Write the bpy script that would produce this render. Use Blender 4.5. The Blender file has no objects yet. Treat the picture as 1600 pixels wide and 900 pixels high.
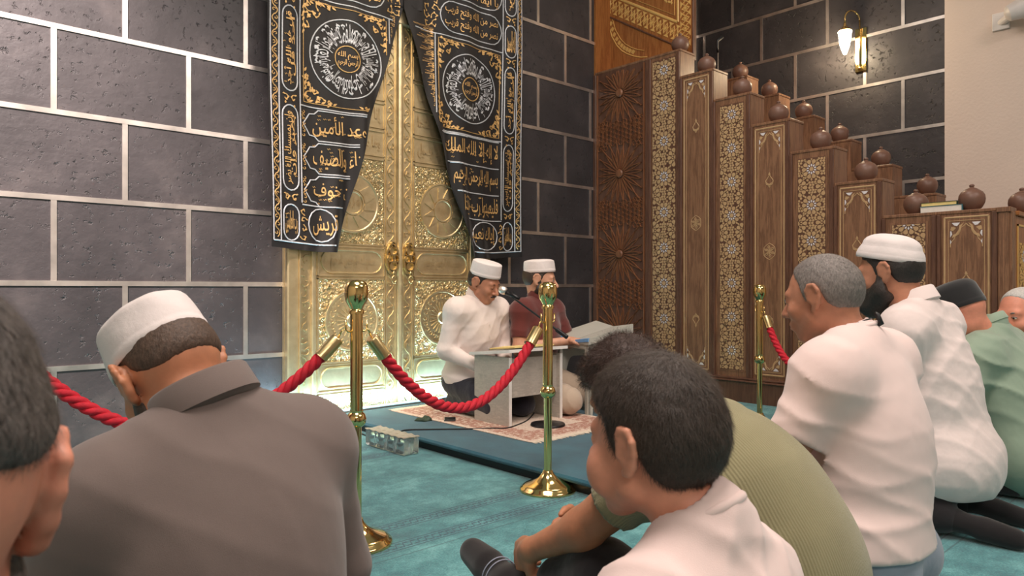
import bpy, math, random
import numpy as np
from mathutils import Vector, Matrix

random.seed(7)
SC = bpy.context.scene
COL = SC.collection
PI = math.pi

# ------------------------------------------------------------------ camera
# room frame: the corner of the door wall (y = 0) and the pulpit side is the origin,
# x runs along the door wall, the hall lies at negative y
CAM = Vector((-5.104, -4.437, 0.88))
FW = Vector((0.675, 0.738, 0)).normalized()
RT = Vector((0.738, -0.675, 0)).normalized()
FP = 1115.0


def W(px, py, d):
    """room point seen at that place of the photograph, d metres into the view"""
    return CAM + FW * d + RT * ((px - 800) / FP * d) + Vector((0, 0, (452 - py) / FP * d))


cam = bpy.data.cameras.new('camera')
cam.sensor_width = 36
cam.lens = FP / 1600 * 36
cam.shift_y = 2 / 1600
cam.clip_start = 0.05
cam.dof.use_dof = True
cam.dof.focus_distance = 3.0
cam.dof.aperture_fstop = 11
camo = bpy.data.objects.new('camera', cam)
COL.objects.link(camo)
camo.location = CAM
camo.rotation_euler = (PI / 2, 0, -math.atan2(FW.x, FW.y))
SC.camera = camo

# ------------------------------------------------------------------ world, exposure
SC.view_settings.view_transform = 'Standard'
SC.view_settings.look = 'None'
SC.view_settings.exposure = 0.38
SC.view_settings.gamma = 1.0
SC.view_settings.use_curve_mapping = False
wd = bpy.data.worlds.new('world')
SC.world = wd
wd.use_nodes = True
wd.node_tree.nodes['Background'].inputs[0].default_value = (1.0, 0.93, 0.88, 1)
wd.node_tree.nodes['Background'].inputs[1].default_value = 0.35


def area(name, loc, target, size, power, color, sy=None, spread=180):
    l = bpy.data.lights.new(name, 'AREA')
    l.energy = power
    l.color = color
    l.size = size
    if sy:
        l.shape = 'RECTANGLE'
        l.size_y = sy
    l.spread = math.radians(spread)
    o = bpy.data.objects.new(name, l)
    COL.objects.link(o)
    o.location = loc
    o.rotation_euler = (Vector(target) - Vector(loc)).to_track_quat('-Z', 'Y').to_euler()
    return o


def spot(name, loc, target, power, color, angle, blend=0.6, radius=0.05):
    l = bpy.data.lights.new(name, 'SPOT')
    l.energy = power
    l.color = color
    l.spot_size = math.radians(angle)
    l.spot_blend = blend
    l.shadow_soft_size = radius
    o = bpy.data.objects.new(name, l)
    COL.objects.link(o)
    o.location = loc
    o.rotation_euler = (Vector(target) - Vector(loc)).to_track_quat('-Z', 'Y').to_euler()
    return o


WARM = (1.0, 0.86, 0.78)
area('ceiling_panel_light', (-4.3, -3.6, 4.35), (-4.3, -3.4, 0), 1.6, 105, WARM)
area('ceiling_panel_light', (-1.6, -5.6, 4.35), (-1.6, -4.4, 0), 1.8, 90, WARM)
area('ceiling_panel_light', (-6.6, -7.2, 4.35), (-5.2, -4.5, 0.4), 2.2, 110, (1.0, 0.88, 0.80))
area('ceiling_panel_light', (-1.2, -2.2, 4.35), (-0.9, -1.8, 0), 1.0, 30, WARM)
spot('wall_washer_light', (-5.9, -1.9, 4.3), (-4.75, 0, 1.75), 2300, (1.0, 0.84, 0.78), 58, 1.0, 0.12)
spot('door_downlight', (-2.45, -1.5, 4.3), (-2.45, 0, 1.0), 115, (1.0, 0.82, 0.60), 50, 0.9, 0.08)
spot('reader_downlight', (-3.3, -2.6, 4.3), (-2.0, -0.9, 0.6), 80, (1.0, 0.86, 0.74), 40, 0.9, 0.08)
area('door_foot_led', (-2.75, -0.17, 0.10), (-2.75, 0.12, 0.62), 1.05, 9.0, (0.42, 0.80, 1.0), 0.03)
area('door_foot_led', (-1.75, -0.17, 0.10), (-1.75, 0.12, 0.62), 0.75, 8.0, (0.42, 0.80, 1.0), 0.03)


# ------------------------------------------------------------------ objects
def tag(o, label=None, cat=None, group=None, kind=None):
    if label:
        o['label'] = label
    if cat:
        o['category'] = cat
    if group:
        o['group'] = group
    if kind:
        o['kind'] = kind
    return o


def thing(name, label, cat, loc=(0, 0, 0), rz=0.0, group=None):
    o = bpy.data.objects.new(name, None)
    COL.objects.link(o)
    o.empty_display_size = 0.05
    o.location = loc
    o.rotation_euler = (0, 0, rz)
    return tag(o, label, cat, group)


def copy_thing(src, loc, rz=None, label=None, group=None):
    r = src.copy()
    COL.objects.link(r)
    r.location = loc
    if rz is not None:
        r.rotation_euler = (0, 0, rz)
    if label:
        r['label'] = label
    if group:
        r['group'] = group
    for ch in list(src.children):
        c = ch.copy()
        COL.objects.link(c)
        c.parent = r
        for g in list(ch.children):
            d = g.copy()
            COL.objects.link(d)
            d.parent = c
    return r


class MB:
    """collects shapes for ONE mesh"""

    def __init__(s):
        s.v = []
        s.f = []

    def add(s, vs, fs):
        b = len(s.v)
        s.v += [tuple(p) for p in vs]
        s.f += [tuple(i + b for i in f) for f in fs]
        return s

    def box(s, x0, x1, y0, y1, z0, z1, bev=0.0):
        x0, x1 = min(x0, x1), max(x0, x1)
        y0, y1 = min(y0, y1), max(y0, y1)
        z0, z1 = min(z0, z1), max(z0, z1)
        if bev <= 0:
            vs = [(x, y, z) for z in (z0, z1) for y in (y0, y1) for x in (x0, x1)]
            fs = [(0, 2, 3, 1), (4, 5, 7, 6), (0, 1, 5, 4), (2, 6, 7, 3), (0, 4, 6, 2), (1, 3, 7, 5)]
            return s.add(vs, fs)
        b = min(bev, (x1 - x0) / 2.01, (y1 - y0) / 2.01, (z1 - z0) / 2.01)
        vs = []
        for sx in (0, 1):
            for sy in (0, 1):
                for sz in (0, 1):
                    X = (x0, x1)[sx]
                    Y = (y0, y1)[sy]
                    Z = (z0, z1)[sz]
                    ix = X + (b if sx == 0 else -b)
                    iy = Y + (b if sy == 0 else -b)
                    iz = Z + (b if sz == 0 else -b)
                    vs += [(X, iy, iz), (ix, Y, iz), (ix, iy, Z)]
        n = lambda a, c, d, k: (a * 4 + c * 2 + d) * 3 + k
        fs = [(n(0, 0, 0, 0), n(0, 0, 1, 0), n(0, 1, 1, 0), n(0, 1, 0, 0)),
              (n(1, 0, 0, 0), n(1, 1, 0, 0), n(1, 1, 1, 0), n(1, 0, 1, 0)),
              (n(0, 0, 0, 1), n(1, 0, 0, 1), n(1, 0, 1, 1), n(0, 0, 1, 1)),
              (n(0, 1, 0, 1), n(0, 1, 1, 1), n(1, 1, 1, 1), n(1, 1, 0, 1)),
              (n(0, 0, 0, 2), n(0, 1, 0, 2), n(1, 1, 0, 2), n(1, 0, 0, 2)),
              (n(0, 0, 1, 2), n(1, 0, 1, 2), n(1, 1, 1, 2), n(0, 1, 1, 2))]
        for c in (0, 1):
            for d in (0, 1):
                fs.append((n(0, c, d, 1), n(1, c, d, 1), n(1, c, d, 2), n(0, c, d, 2)))
                fs.append((n(c, 0, d, 0), n(c, 1, d, 0), n(c, 1, d, 2), n(c, 0, d, 2)))
                fs.append((n(c, d, 0, 0), n(c, d, 1, 0), n(c, d, 1, 1), n(c, d, 0, 1)))
        for a in (0, 1):
            for c in (0, 1):
                for d in (0, 1):
                    fs.append((n(a, c, d, 0), n(a, c, d, 1), n(a, c, d, 2)))
        return s.add(vs, fs)

    def tube(s, pts, r, n=8, caps=True, closed=False):
        pts = [Vector(p) for p in pts]
        m = len(pts)
        rr = r if isinstance(r, (list, tuple)) else [r] * m
        vs, fs = [], []
        t0 = (pts[1] - pts[0]).normalized()
        ref = Vector((0, 0, 1)) if abs(t0.z) < 0.9 else Vector((1, 0, 0))
        nx = (ref - t0 * ref.dot(t0)).normalized()
        for i in range(m):
            if closed:
                t = (pts[(i + 1) % m] - pts[i - 1])
            else:
                t = pts[min(i + 1, m - 1)] - pts[max(i - 1, 0)]
            t = t.normalized() if t.length > 1e-9 else t0
            nx = nx - t * nx.dot(t)
            nx = nx.normalized() if nx.length > 1e-6 else ref.cross(t).normalized()
            ny = t.cross(nx)
            for k in range(n):
                a = 2 * PI * k / n
                vs.append(pts[i] + (nx * math.cos(a) + ny * math.sin(a)) * rr[i])
        for i in range(m if closed else m - 1):
            j = (i + 1) % m
            for k in range(n):
                k2 = (k + 1) % n
                fs.append((i * n + k, i * n + k2, j * n + k2, j * n + k))
        if caps and not closed:
            fs.append(tuple(range(n - 1, -1, -1)))
            fs.append(tuple((m - 1) * n + k for k in range(n)))
        return s.add(vs, fs)

    def lathe(s, prof, n=32, c=(0, 0, 0), sx=1.0, sy=1.0, axis='z'):
        vs, fs = [], []
        m = len(prof)
        for (r, z) in prof:
            for k in range(n):
                a = 2 * PI * k / n
                x, y = max(r, 1e-5) * math.cos(a) * sx, max(r, 1e-5) * math.sin(a) * sy
                if axis == 'z':
                    vs.append((c[0] + x, c[1] + y, c[2] + z))
                elif axis == 'y':
                    vs.append((c[0] + x, c[1] + z, c[2] + y))
                else:
                    vs.append((c[0] + z, c[1] + x, c[2] + y))
        for i in range(m - 1):
            for k in range(n):
                k2 = (k + 1) % n
                fs.append((i * n + k, i * n + k2, (i + 1) * n + k2, (i + 1) * n + k))
        fs.append(tuple(range(n - 1, -1, -1)))
        fs.append(tuple((m - 1) * n + k for k in range(n)))
        return s.add(vs, fs)

    def prism(s, poly, to3, t):
        """poly: 2-D outline (star-shaped about its mean is enough); to3(x, y, h) -> point; t thickness"""
        n = len(poly)
        vs = [to3(x, y, t) for x, y in poly] + [to3(x, y, 0) for x, y in poly]
        fs = [tuple(range(n))] + [(k, k + n, (k + 1) % n + n, (k + 1) % n) for k in range(n)]
        return s.add(vs, fs)

    def ribbon(s, pts, w, to3, h, taper=False, closed=False):
        """raised flat stroke of width w along a 2-D polyline"""
        m = len(pts)
        vs, fs = [], []
        for i, (x, y) in enumerate(pts):
            a = pts[(i - 1) % m] if closed else pts[max(i - 1, 0)]
            b = pts[(i + 1) % m] if closed else pts[min(i + 1, m - 1)]
            dx, dy = b[0] - a[0], b[1] - a[1]
            L = math.hypot(dx, dy) or 1
            nx, ny = -dy / L, dx / L
            ww = w / 2
            if taper:
                ww *= 0.35 + 0.65 * math.sin(PI * min(1, max(0, i / (m - 1))))
            vs += [to3(x + nx * ww, y + ny * ww, 0), to3(x + nx * ww * .5, y + ny * ww * .5, h),
                   to3(x - nx * ww * .5, y - ny * ww * .5, h), to3(x - nx * ww, y - ny * ww, 0)]
        for i in range(m if closed else m - 1):
            j = (i + 1) % m
            for k in range(3):
                fs.append((i * 4 + k, i * 4 + k + 1, j * 4 + k + 1, j * 4 + k))
        return s.add(vs, fs)

    def xf(s, M, start=0):
        s.v[start:] = [tuple(M @ Vector(p)) for p in s.v[start:]]
        return s

    def join(s, other):
        s.split = (len(s.f), None)
        return s.add(other.v, other.f)

    def build(s, name, m, parent=None, smooth=False, fix=True, auto=None, m2=None):
        me = bpy.data.meshes.new(name)
        me.from_pydata(s.v, [], s.f)
        if fix:
            import bmesh
            bm = bmesh.new()
            bm.from_mesh(me)
            bmesh.ops.recalc_face_normals(bm, faces=bm.faces)
            bm.to_mesh(me)
            bm.free()
        if smooth:
            me.shade_smooth()
            if auto:
                me.set_sharp_from_angle(angle=math.radians(auto))
        me.materials.append(m)
        if m2:
            me.materials.append(m2)
            for i in range(s.split[0], len(me.polygons)):
                me.polygons[i].material_index = 1
        o = bpy.data.objects.new(name, me)
        COL.objects.link(o)
        if parent:
            o.parent = parent
        return o


# ------------------------------------------------------------------ materials
def new_mat(name):
    m = bpy.data.materials.new(name)
    m.use_nodes = True
    nt = m.node_tree
    p = nt.nodes['Principled BSDF']
    return m, nt, p


def nd(nt, typ, **kw):
    n = nt.nodes.new(typ)
    for k, v in kw.items():
        if k.startswith('i_'):
            n.inputs[k[2:].replace('_', ' ')].default_value = v
        else:
            setattr(n, k, v)
    return n


def coords(nt, scale=(1, 1, 1)):
    tc = nd(nt, 'ShaderNodeTexCoord')
    mp = nd(nt, 'ShaderNodeMapping')
    mp.inputs['Scale'].default_value = scale
    nt.links.new(tc.outputs['Object'], mp.inputs['Vector'])
    return mp.outputs['Vector']


def ramp(nt, fac, stops):
    r = nd(nt, 'ShaderNodeValToRGB')
    e = r.color_ramp.elements
    while len(e) < len(stops):
        e.new(0.5)
    for el, (p, c) in zip(e, stops):
        el.position = p
        el.color = (*c, 1)
    nt.links.new(fac, r.inputs['Fac'])
    return r.outputs['Color']


def bump(nt, p, h, strength=0.3, dist=0.01):
    b = nd(nt, 'ShaderNodeBump')
    b.inputs['Strength'].default_value = strength
    b.inputs['Distance'].default_value = dist
    nt.links.new(h, b.inputs['Height'])
    nt.links.new(b.outputs['Normal'], p.inputs['Normal'])


def noise(nt, vec, scale, detail=3, rough=0.5):
    n = nd(nt, 'ShaderNodeTexNoise')
    n.inputs['Scale'].default_value = scale
    n.inputs['Detail'].default_value = detail
    n.inputs['Roughness'].default_value = rough
    nt.links.new(vec, n.inputs['Vector'])
    return n.outputs['Fac']


def srgb(r, g, b):
    f = lambda c: (c / 255 / 12.92) if c / 255 <= 0.04045 else ((c / 255 + 0.055) / 1.055) ** 2.4
    return (f(r), f(g), f(b))


def sc3(c, k):
    return tuple(min(1, x * k) for x in c)


def plain(name, col, rough=0.6, metal=0.0, nz=0.08, nscale=12, bst=0.0, bscale=60, bdist=0.002, **kw):
    m, nt, p = new_mat(name)
    v = coords(nt)
    f = noise(nt, v, nscale, 3)
    c = ramp(nt, f, [(0.3, sc3(col, 1 - nz)), (0.7, sc3(col, 1 + nz))])
    nt.links.new(c, p.inputs['Base Color'])
    p.inputs['Roughness'].default_value = rough
    p.inputs['Metallic'].default_value = metal
    if bst:
        bump(nt, p, noise(nt, v, bscale, 4), bst, bdist)
    for k, val in kw.items():
        p.inputs[k.replace('_', ' ')].default_value = val
    return m


def wood(name, dark, light, rough=0.42, sc=(9, 9, 1.0)):
    m, nt, p = new_mat(name)
    v = coords(nt, sc)
    n1 = noise(nt, v, 2.2, 6, 0.65)
    v2 = coords(nt, (sc[0] * 9, sc[1] * 9, sc[2] * 1.2))
    n2 = noise(nt, v2, 2.0, 3)
    mx = nd(nt, 'ShaderNodeMath', operation='MULTIPLY_ADD')
    nt.links.new(n2, mx.inputs[0])
    mx.inputs[1].default_value = 0.35
    nt.links.new(n1, mx.inputs[2])
    c = ramp(nt, mx.outputs[0], [(0.45, dark), (0.62, light), (0.72, sc3(dark, 1.15)), (0.85, sc3(light, 1.1))])
    nt.links.new(c, p.inputs['Base Color'])
    p.inputs['Roughness'].default_value = rough
    bump(nt, p, n2, 0.12, 0.002)
    return m


def fabric(name, col, rough=0.9, weave=900, nz=0.05, sheen=0.2, fold=0.0, fscale=7):
    m, nt, p = new_mat(name)
    v = coords(nt)
    f = noise(nt, v, 9, 3)
    c = ramp(nt, f, [(0.3, sc3(col, 1 - nz)), (0.7, sc3(col, 1 + nz))])
    nt.links.new(c, p.inputs['Base Color'])
    p.inputs['Roughness'].default_value = rough
    p.inputs['Sheen Weight'].default_value = sheen
    h = noise(nt, v, weave, 2)
    if fold:
        vv = coords(nt, (1, 1, 0.8))
        fn = noise(nt, vv, fscale, 3, 0.55)
        mx = nd(nt, 'ShaderNodeMath', operation='MULTIPLY_ADD')
        nt.links.new(fn, mx.inputs[0])
        mx.inputs[1].default_value = fold
        ms = nd(nt, 'ShaderNodeMath', operation='MULTIPLY')
        nt.links.new(h, ms.inputs[0])
        ms.inputs[1].default_value = 0.012
        nt.links.new(ms.outputs[0], mx.inputs[2])
        bump(nt, p, mx.outputs[0], 1.0, 0.03)
    else:
        bump(nt, p, h, 0.15, 0.002)
    return m


M = {}
# stone cladding: dark slate with pits and soft gloss
m, nt, p = new_mat('slate_cladding')
v = coords(nt)
n1 = noise(nt, v, 2.3, 6, 0.6)
c = ramp(nt, n1, [(0.3, srgb(50, 47, 49)), (0.55, srgb(64, 60, 62)), (0.75, srgb(88, 82, 82))])
n2 = noise(nt, v, 26, 5, 0.6)
pit = nd(nt, 'ShaderNodeValToRGB')
pit.color_ramp.elements[0].position = 0.30
pit.color_ramp.elements[1].position = 0.42
nt.links.new(n2, pit.inputs['Fac'])
n3 = noise(nt, v, 3.0, 3)
gate = nd(nt, 'ShaderNodeValToRGB')
gate.color_ramp.elements[0].position = 0.42
gate.color_ramp.elements[0].color = (1, 1, 1, 1)
gate.color_ramp.elements[1].position = 0.56
gate.color_ramp.elements[1].color = (0, 0, 0, 1)
nt.links.new(n3, gate.inputs['Fac'])
mxp = nd(nt, 'ShaderNodeMath', operation='MAXIMUM')
nt.links.new(pit.outputs['Color'], mxp.inputs[0])
nt.links.new(gate.outputs['Color'], mxp.inputs[1])
mixc = nd(nt, 'ShaderNodeMixRGB', blend_type='MULTIPLY')
mixc.inputs['Fac'].default_value = 0.45
nt.links.new(c, mixc.inputs['Color1'])
nt.links.new(mxp.outputs[0], mixc.inputs['Color2'])
nt.links.new(mixc.outputs[0], p.inputs['Base Color'])
p.inputs['Roughness'].default_value = 0.46
ad = nd(nt, 'ShaderNodeMath', operation='MULTIPLY_ADD')
nt.links.new(noise(nt, v, 9, 6, 0.6), ad.inputs[0])
ad.inputs[1].default_value = 0.9
nt.links.new(mxp.outputs[0], ad.inputs[2])
bump(nt, p, ad.outputs[0], 0.9, 0.007)
M['stone'] = m

M['steel'] = plain('polished_steel_strip', (0.80, 0.73, 0.68), 0.34, 0.92, 0.25, 6, 0.5, 6, 0.004)
M['cream'] = plain('cream_wall_plaster', srgb(228, 209, 196), 0.85, 0, 0.02, 3, 0.5, 45, 0.004)
M['ceiling'] = plain('white_ceiling_paint', srgb(225, 214, 204), 0.9)
M['walnut'] = wood('walnut_veneer', srgb(104, 72, 52), srgb(148, 108, 80))
M['walnut_dark'] = wood('dark_walnut_frame', srgb(82, 54, 42), srgb(110, 76, 58))
M['walnut_warm'] = wood('warm_walnut_canopy', srgb(128, 74, 34), srgb(172, 112, 60))
M['carve'] = wood('carved_walnut', srgb(108, 68, 46), srgb(146, 96, 64), 0.4)
M['maple'] = plain('maple_inlay', srgb(192, 158, 116), 0.45, 0, 0.08, 25)
M['maple_warm'] = plain('golden_maple_inlay', srgb(224, 178, 104), 0.45, 0, 0.08, 25)
M['pearl'] = plain('mother_of_pearl', srgb(232, 228, 230), 0.2, 0.1, 0.1, 60)
M['pot'] = plain('brown_glazed_pot', srgb(118, 86, 72), 0.42, 0.0, 0.12, 8, 0.15, 30)
M['brass'] = plain('polished_brass', (0.86, 0.62, 0.26), 0.12, 1.0, 0.04, 5)
M['brass_dull'] = plain('brushed_brass', (0.72, 0.55, 0.28), 0.3, 1.0, 0.1, 30)
M['rope'] = plain('red_rope_fibre', srgb(205, 32, 52), 0.75, 0, 0.14, 60, 0.6, 300, 0.002)
M['rubber'] = plain('black_rubber', (0.012, 0.012, 0.014), 0.5)
M['black_metal'] = plain('black_painted_metal', (0.015, 0.015, 0.017), 0.35, 0.3)
M['curtain'] = fabric('black_silk_curtain', srgb(15, 10, 11), 0.6, 500, 0.2, 0.08)
M['gold_thread'] = plain('gold_thread', (0.74, 0.47, 0.19), 0.42, 0.55, 0.2, 90, 0.5, 500, 0.001)
M['silver_thread'] = plain('silver_thread', (0.66, 0.68, 0.72), 0.42, 0.45, 0.15, 90, 0.5, 500, 0.001)
M['laminate'] = wood('pale_grey_laminate', srgb(165, 158, 150), srgb(190, 182, 172), 0.5, (2, 2, 14))
M['laminate_edge'] = plain('white_laminate_edge', srgb(240, 236, 232), 0.4)
M['plastic'] = plain('grey_plastic', srgb(192, 190, 180), 0.45, 0, 0.03)
M['blue_plastic'] = plain('blue_edge_plastic', srgb(110, 175, 235), 0.45)
M['paper'] = plain('cream_page_paper', srgb(240, 214, 140), 0.8, 0, 0.05, 60)
M['paper_white'] = plain('white_page_paper', srgb(228, 222, 212), 0.8, 0, 0.04, 60)
M['book_teal'] = plain('teal_book_cloth', srgb(70, 120, 130), 0.6)
M['book_green'] = plain('dark_green_book_cloth', srgb(48, 66, 50), 0.6)
M['foil'] = plain('silver_cup_film', srgb(205, 200, 196), 0.3, 0.5, 0.12, 50, 0.4, 60)
M['white_plastic'] = plain('white_plastic', srgb(228, 220, 215), 0.4)

m, nt, p = new_mat('clear_cup_plastic')
p.inputs['Base Color'].default_value = (0.9, 0.95, 0.95, 1)
p.inputs['Transmission Weight'].default_value = 0.92
p.inputs['Roughness'].default_value = 0.12
p.inputs['IOR'].default_value = 1.33
M['clear'] = m

# chased gold sheet of the door
m, nt, p = new_mat('chased_gold_sheet')
v = coords(nt)
f = noise(nt, v, 14, 4)
c = ramp(nt, f, [(0.3, (0.66, 0.52, 0.30)), (0.7, (0.82, 0.68, 0.42))])
nt.links.new(c, p.inputs['Base Color'])
p.inputs['Metallic'].default_value = 0.85
p.inputs['Roughness'].default_value = 0.36
bump(nt, p, noise(nt, v, 90, 3), 0.25, 0.003)
M['gold'] = m
m, nt, p = new_mat('filigree_gold_sheet')
v = coords(nt)
f = noise(nt, v, 14, 4)
c = ramp(nt, f, [(0.3, (0.62, 0.50, 0.28)), (0.7, (0.80, 0.68, 0.42))])
nt.links.new(c, p.inputs['Base Color'])
p.inputs['Metallic'].default_value = 0.85
p.inputs['Roughness'].default_value = 0.34
vo = nd(nt, 'ShaderNodeTexVoronoi', feature='DISTANCE_TO_EDGE')
vo.inputs['Scale'].default_value = 42
nv = nd(nt, 'ShaderNodeTexNoise')
nv.inputs['Scale'].default_value = 16
nt.links.new(v, nv.inputs['Vector'])
vm = nd(nt, 'ShaderNodeVectorMath', operation='MULTIPLY_ADD')
nt.links.new(nv.outputs['Color'], vm.inputs[0])
vm.inputs[1].default_value = (0.08, 0.08, 0.08)
nt.links.new(v, vm.inputs[2])
nt.links.new(vm.outputs[0], vo.inputs['Vector'])
rr = nd(nt, 'ShaderNodeValToRGB')
rr.color_ramp.elements[0].position = 0.02
rr.color_ramp.elements[1].position = 0.22
nt.links.new(vo.outputs['Distance'], rr.inputs['Fac'])
bump(nt, p, rr.outputs['Color'], 0.9, 0.006)
M['filigree'] = m

# prayer-row carpet: turquoise pile, chain borders every row
m, nt, p = new_mat('turquoise_prayer_carpet')
tc = nd(nt, 'ShaderNodeTexCoord')
sep = nd(nt, 'ShaderNodeSeparateXYZ')
nt.links.new(tc.outputs['Object'], sep.inputs[0])


def mth(op, a, b=None, c=None):
    n = nd(nt, 'ShaderNodeMath', operation=op)
    for i, q in enumerate((a, b, c)):
        if q is None:
            continue
        if isinstance(q, (int, float)):
            n.inputs[i].default_value = q
        else:
            nt.links.new(q, n.inputs[i])
    return n.outputs[0]


X, Y = sep.outputs['X'], sep.outputs['Y']
row = mth('FLOORED_MODULO', mth('ADD', Y, 2.455 + 24), 1.20)     # 0 at each seam, grows towards the door wall


def band(x, c, w):
    return mth('LESS_THAN', mth('ABSOLUTE', mth('SUBTRACT', x, c)), w)


sx = mth('MULTIPLY', mth('SINE', mth('MULTIPLY', X, 2 * PI / 0.062)), 0.018)
sq = mth('MULTIPLY', mth('SINE', mth('MULTIPLY', X, 6 * PI / 0.062)), 0.004)
lines = None
for cc in (0.085, 0.27):
    for sg in (1, -1):
        wv = mth('ADD', mth('MULTIPLY', mth('ADD', sx, sq), sg), cc)
        d = mth('ABSOLUTE', mth('SUBTRACT', row, wv))
        l = mth('LESS_THAN', d, 0.0050)
        lines = l if lines is None else mth('MAXIMUM', lines, l)
    for off in (-0.032, 0.032):
        lines = mth('MAXIMUM', lines, band(row, cc + off, 0.003))
vv = coords(nt)
spk = noise(nt, vv, 150, 5, 0.8)
pat = noise(nt, vv, 5.5, 8, 0.72)
inb = mth('MULTIPLY', mth('GREATER_THAN', row, 0.03), mth('LESS_THAN', row, 0.34))
dk = mth('MULTIPLY', inb, 0.035)
fac = mth('ADD', mth('ADD', mth('MULTIPLY', pat, 0.75), mth('MULTIPLY', spk, 0.65)), mth('MULTIPLY', dk, -1))
c = ramp(nt, fac, [(0.56, srgb(34, 106, 116)), (0.69, srgb(60, 143, 150)), (0.82, srgb(116, 190, 192))])
mx = nd(nt, 'ShaderNodeMixRGB')
nt.links.new(mth('MULTIPLY', lines, 0.9), mx.inputs['Fac'])
nt.links.new(c, mx.inputs['Color1'])
mx.inputs['Color2'].default_value = (*srgb(14, 72, 94), 1)
seam = mth('LESS_THAN', row, 0.006)
mx2 = nd(nt, 'ShaderNodeMixRGB')
nt.links.new(mth('MULTIPLY', seam, 0.7), mx2.inputs['Fac'])
nt.links.new(mx.outputs[0], mx2.inputs['Color1'])
mx2.inputs['Color2'].default_value = (*srgb(20, 84, 92), 1)
nt.links.new(mx2.outputs[0], p.inputs['Base Color'])
p.inputs['Roughness'].default_value = 0.95
p.inputs['Sheen Weight'].default_value = 0.4
bump(nt, p, spk, 0.6, 0.006)
M['carpet'] = m

# deep teal carpet on the platform with small pale dots
m, nt, p = new_mat('deep_teal_carpet')
v = coords(nt)
vo = nd(nt, 'ShaderNodeTexVoronoi')
vo.inputs['Scale'].default_value = 9
vo.inputs['Randomness'].default_value = 0.25
nt.links.new(v, vo.inputs['Vector'])
dot = nd(nt, 'ShaderNodeMath', operation='LESS_THAN')
nt.links.new(vo.outputs['Distance'], dot.inputs[0])
dot.inputs[1].default_value = 0.085
c = ramp(nt, noise(nt, v, 5, 5, 0.6), [(0.3, srgb(18, 72, 92)), (0.7, srgb(38, 104, 122))])
mx = nd(nt, 'ShaderNodeMixRGB')
nt.links.new(dot.outputs[0], mx.inputs['Fac'])
nt.links.new(c, mx.inputs['Color1'])
mx.inputs['Color2'].default_value = (*srgb(170, 160, 130), 1)
nt.links.new(mx.outputs[0], p.inputs['Base Color'])
p.inputs['Roughness'].default_value = 0.95
p.inputs['Sheen Weight'].default_value = 0.3
bump(nt, p, noise(nt, v, 200, 3), 0.5, 0.004)
M['teal'] = m

# woven rug: pale field, brick-red border motifs
m, nt, p = new_mat('red_and_ivory_rug_weave')
tc = nd(nt, 'ShaderNodeTexCoord')
sep = nd(nt, 'ShaderNodeSeparateXYZ')
nt.links.new(tc.outputs['Object'], sep.inputs[0])
ax = mth('ABSOLUTE', sep.outputs['X'])
ay = mth('ABSOLUTE', sep.outputs['Y'])
edge = mth('MINIMUM', mth('SUBTRACT', 0.42, ax), mth('SUBTRACT', 0.67, ay))
inbd = mth('MULTIPLY', mth('GREATER_THAN', edge, 0.03), mth('LESS_THAN', edge, 0.20))
v = coords(nt)
nz_ = noise(nt, v, 38, 5, 0.8)
thr = mth('SUBTRACT', 0.60, mth('MULTIPLY', inbd, 0.13))
red = mth('GREATER_THAN', nz_, thr)
cf = ramp(nt, noise(nt, v, 120, 2), [(0.3, srgb(205, 182, 164)), (0.7, srgb(232, 214, 198))])
mx = nd(nt, 'ShaderNodeMixRGB')
nt.links.new(mth('MULTIPLY', red, 0.75), mx.inputs['Fac'])
nt.links.new(cf, mx.inputs['Color1'])
mx.inputs['Color2'].default_value = (*srgb(160, 92, 74), 1)
nt.links.new(mx.outputs[0], p.inputs['Base Color'])
p.inputs['Roughness'].default_value = 0.95
bump(nt, p, noise(nt, v, 300, 3), 0.4, 0.003)
M['rug'] = m
M['fringe'] = fabric('ivory_rug_fringe', srgb(226, 212, 192), 0.95)

m, nt, p = new_mat('glowing_lamp_glass')
p.inputs['Base Color'].default_value = (1, 0.95, 0.85, 1)
p.inputs['Emission Color'].default_value = (1, 0.88, 0.70, 1)
p.inputs['Emission Strength'].default_value = 9
M['glow'] = m
m, nt, p = new_mat('cyan_led_strip')
p.inputs['Emission Color'].default_value = (0.30, 0.72, 1.0, 1)
p.inputs['Emission Strength'].default_value = 1.6
M['led'] = m
# ================================================================== THE ROOM
ROW = 0.456
TILE = 0.6855
H = 4.4


def struct(o):
    o['kind'] = 'structure'
    return o


struct(MB().box(-8.5, 2.6, -10, 0.3, -0.12, 0).build('floor', M['carpet']))
struct(MB().box(-8.5, 2.6, -10, 0.3, H, H + 0.12).build('ceiling', M['ceiling']))
struct(MB().box(-8.5, 2.6, 0, 0.15, 0, H).build('wall_back', M['stone']))
struct(MB().box(1.68, 1.83, -2.454, 0, 0, H).build('wall_pulpit', M['stone']))
struct(MB().box(1.665, 1.83, -10, -2.454, 0, H).build('wall_right', M['cream']))
struct(MB().box(-8.65, -8.5, -10, 0.15, 0, H).build('wall_left', M['cream']))
struct(MB().box(-8.5, 2.6, -10.15, -10, 0, H).build('wall_front', M['cream']))

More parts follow.
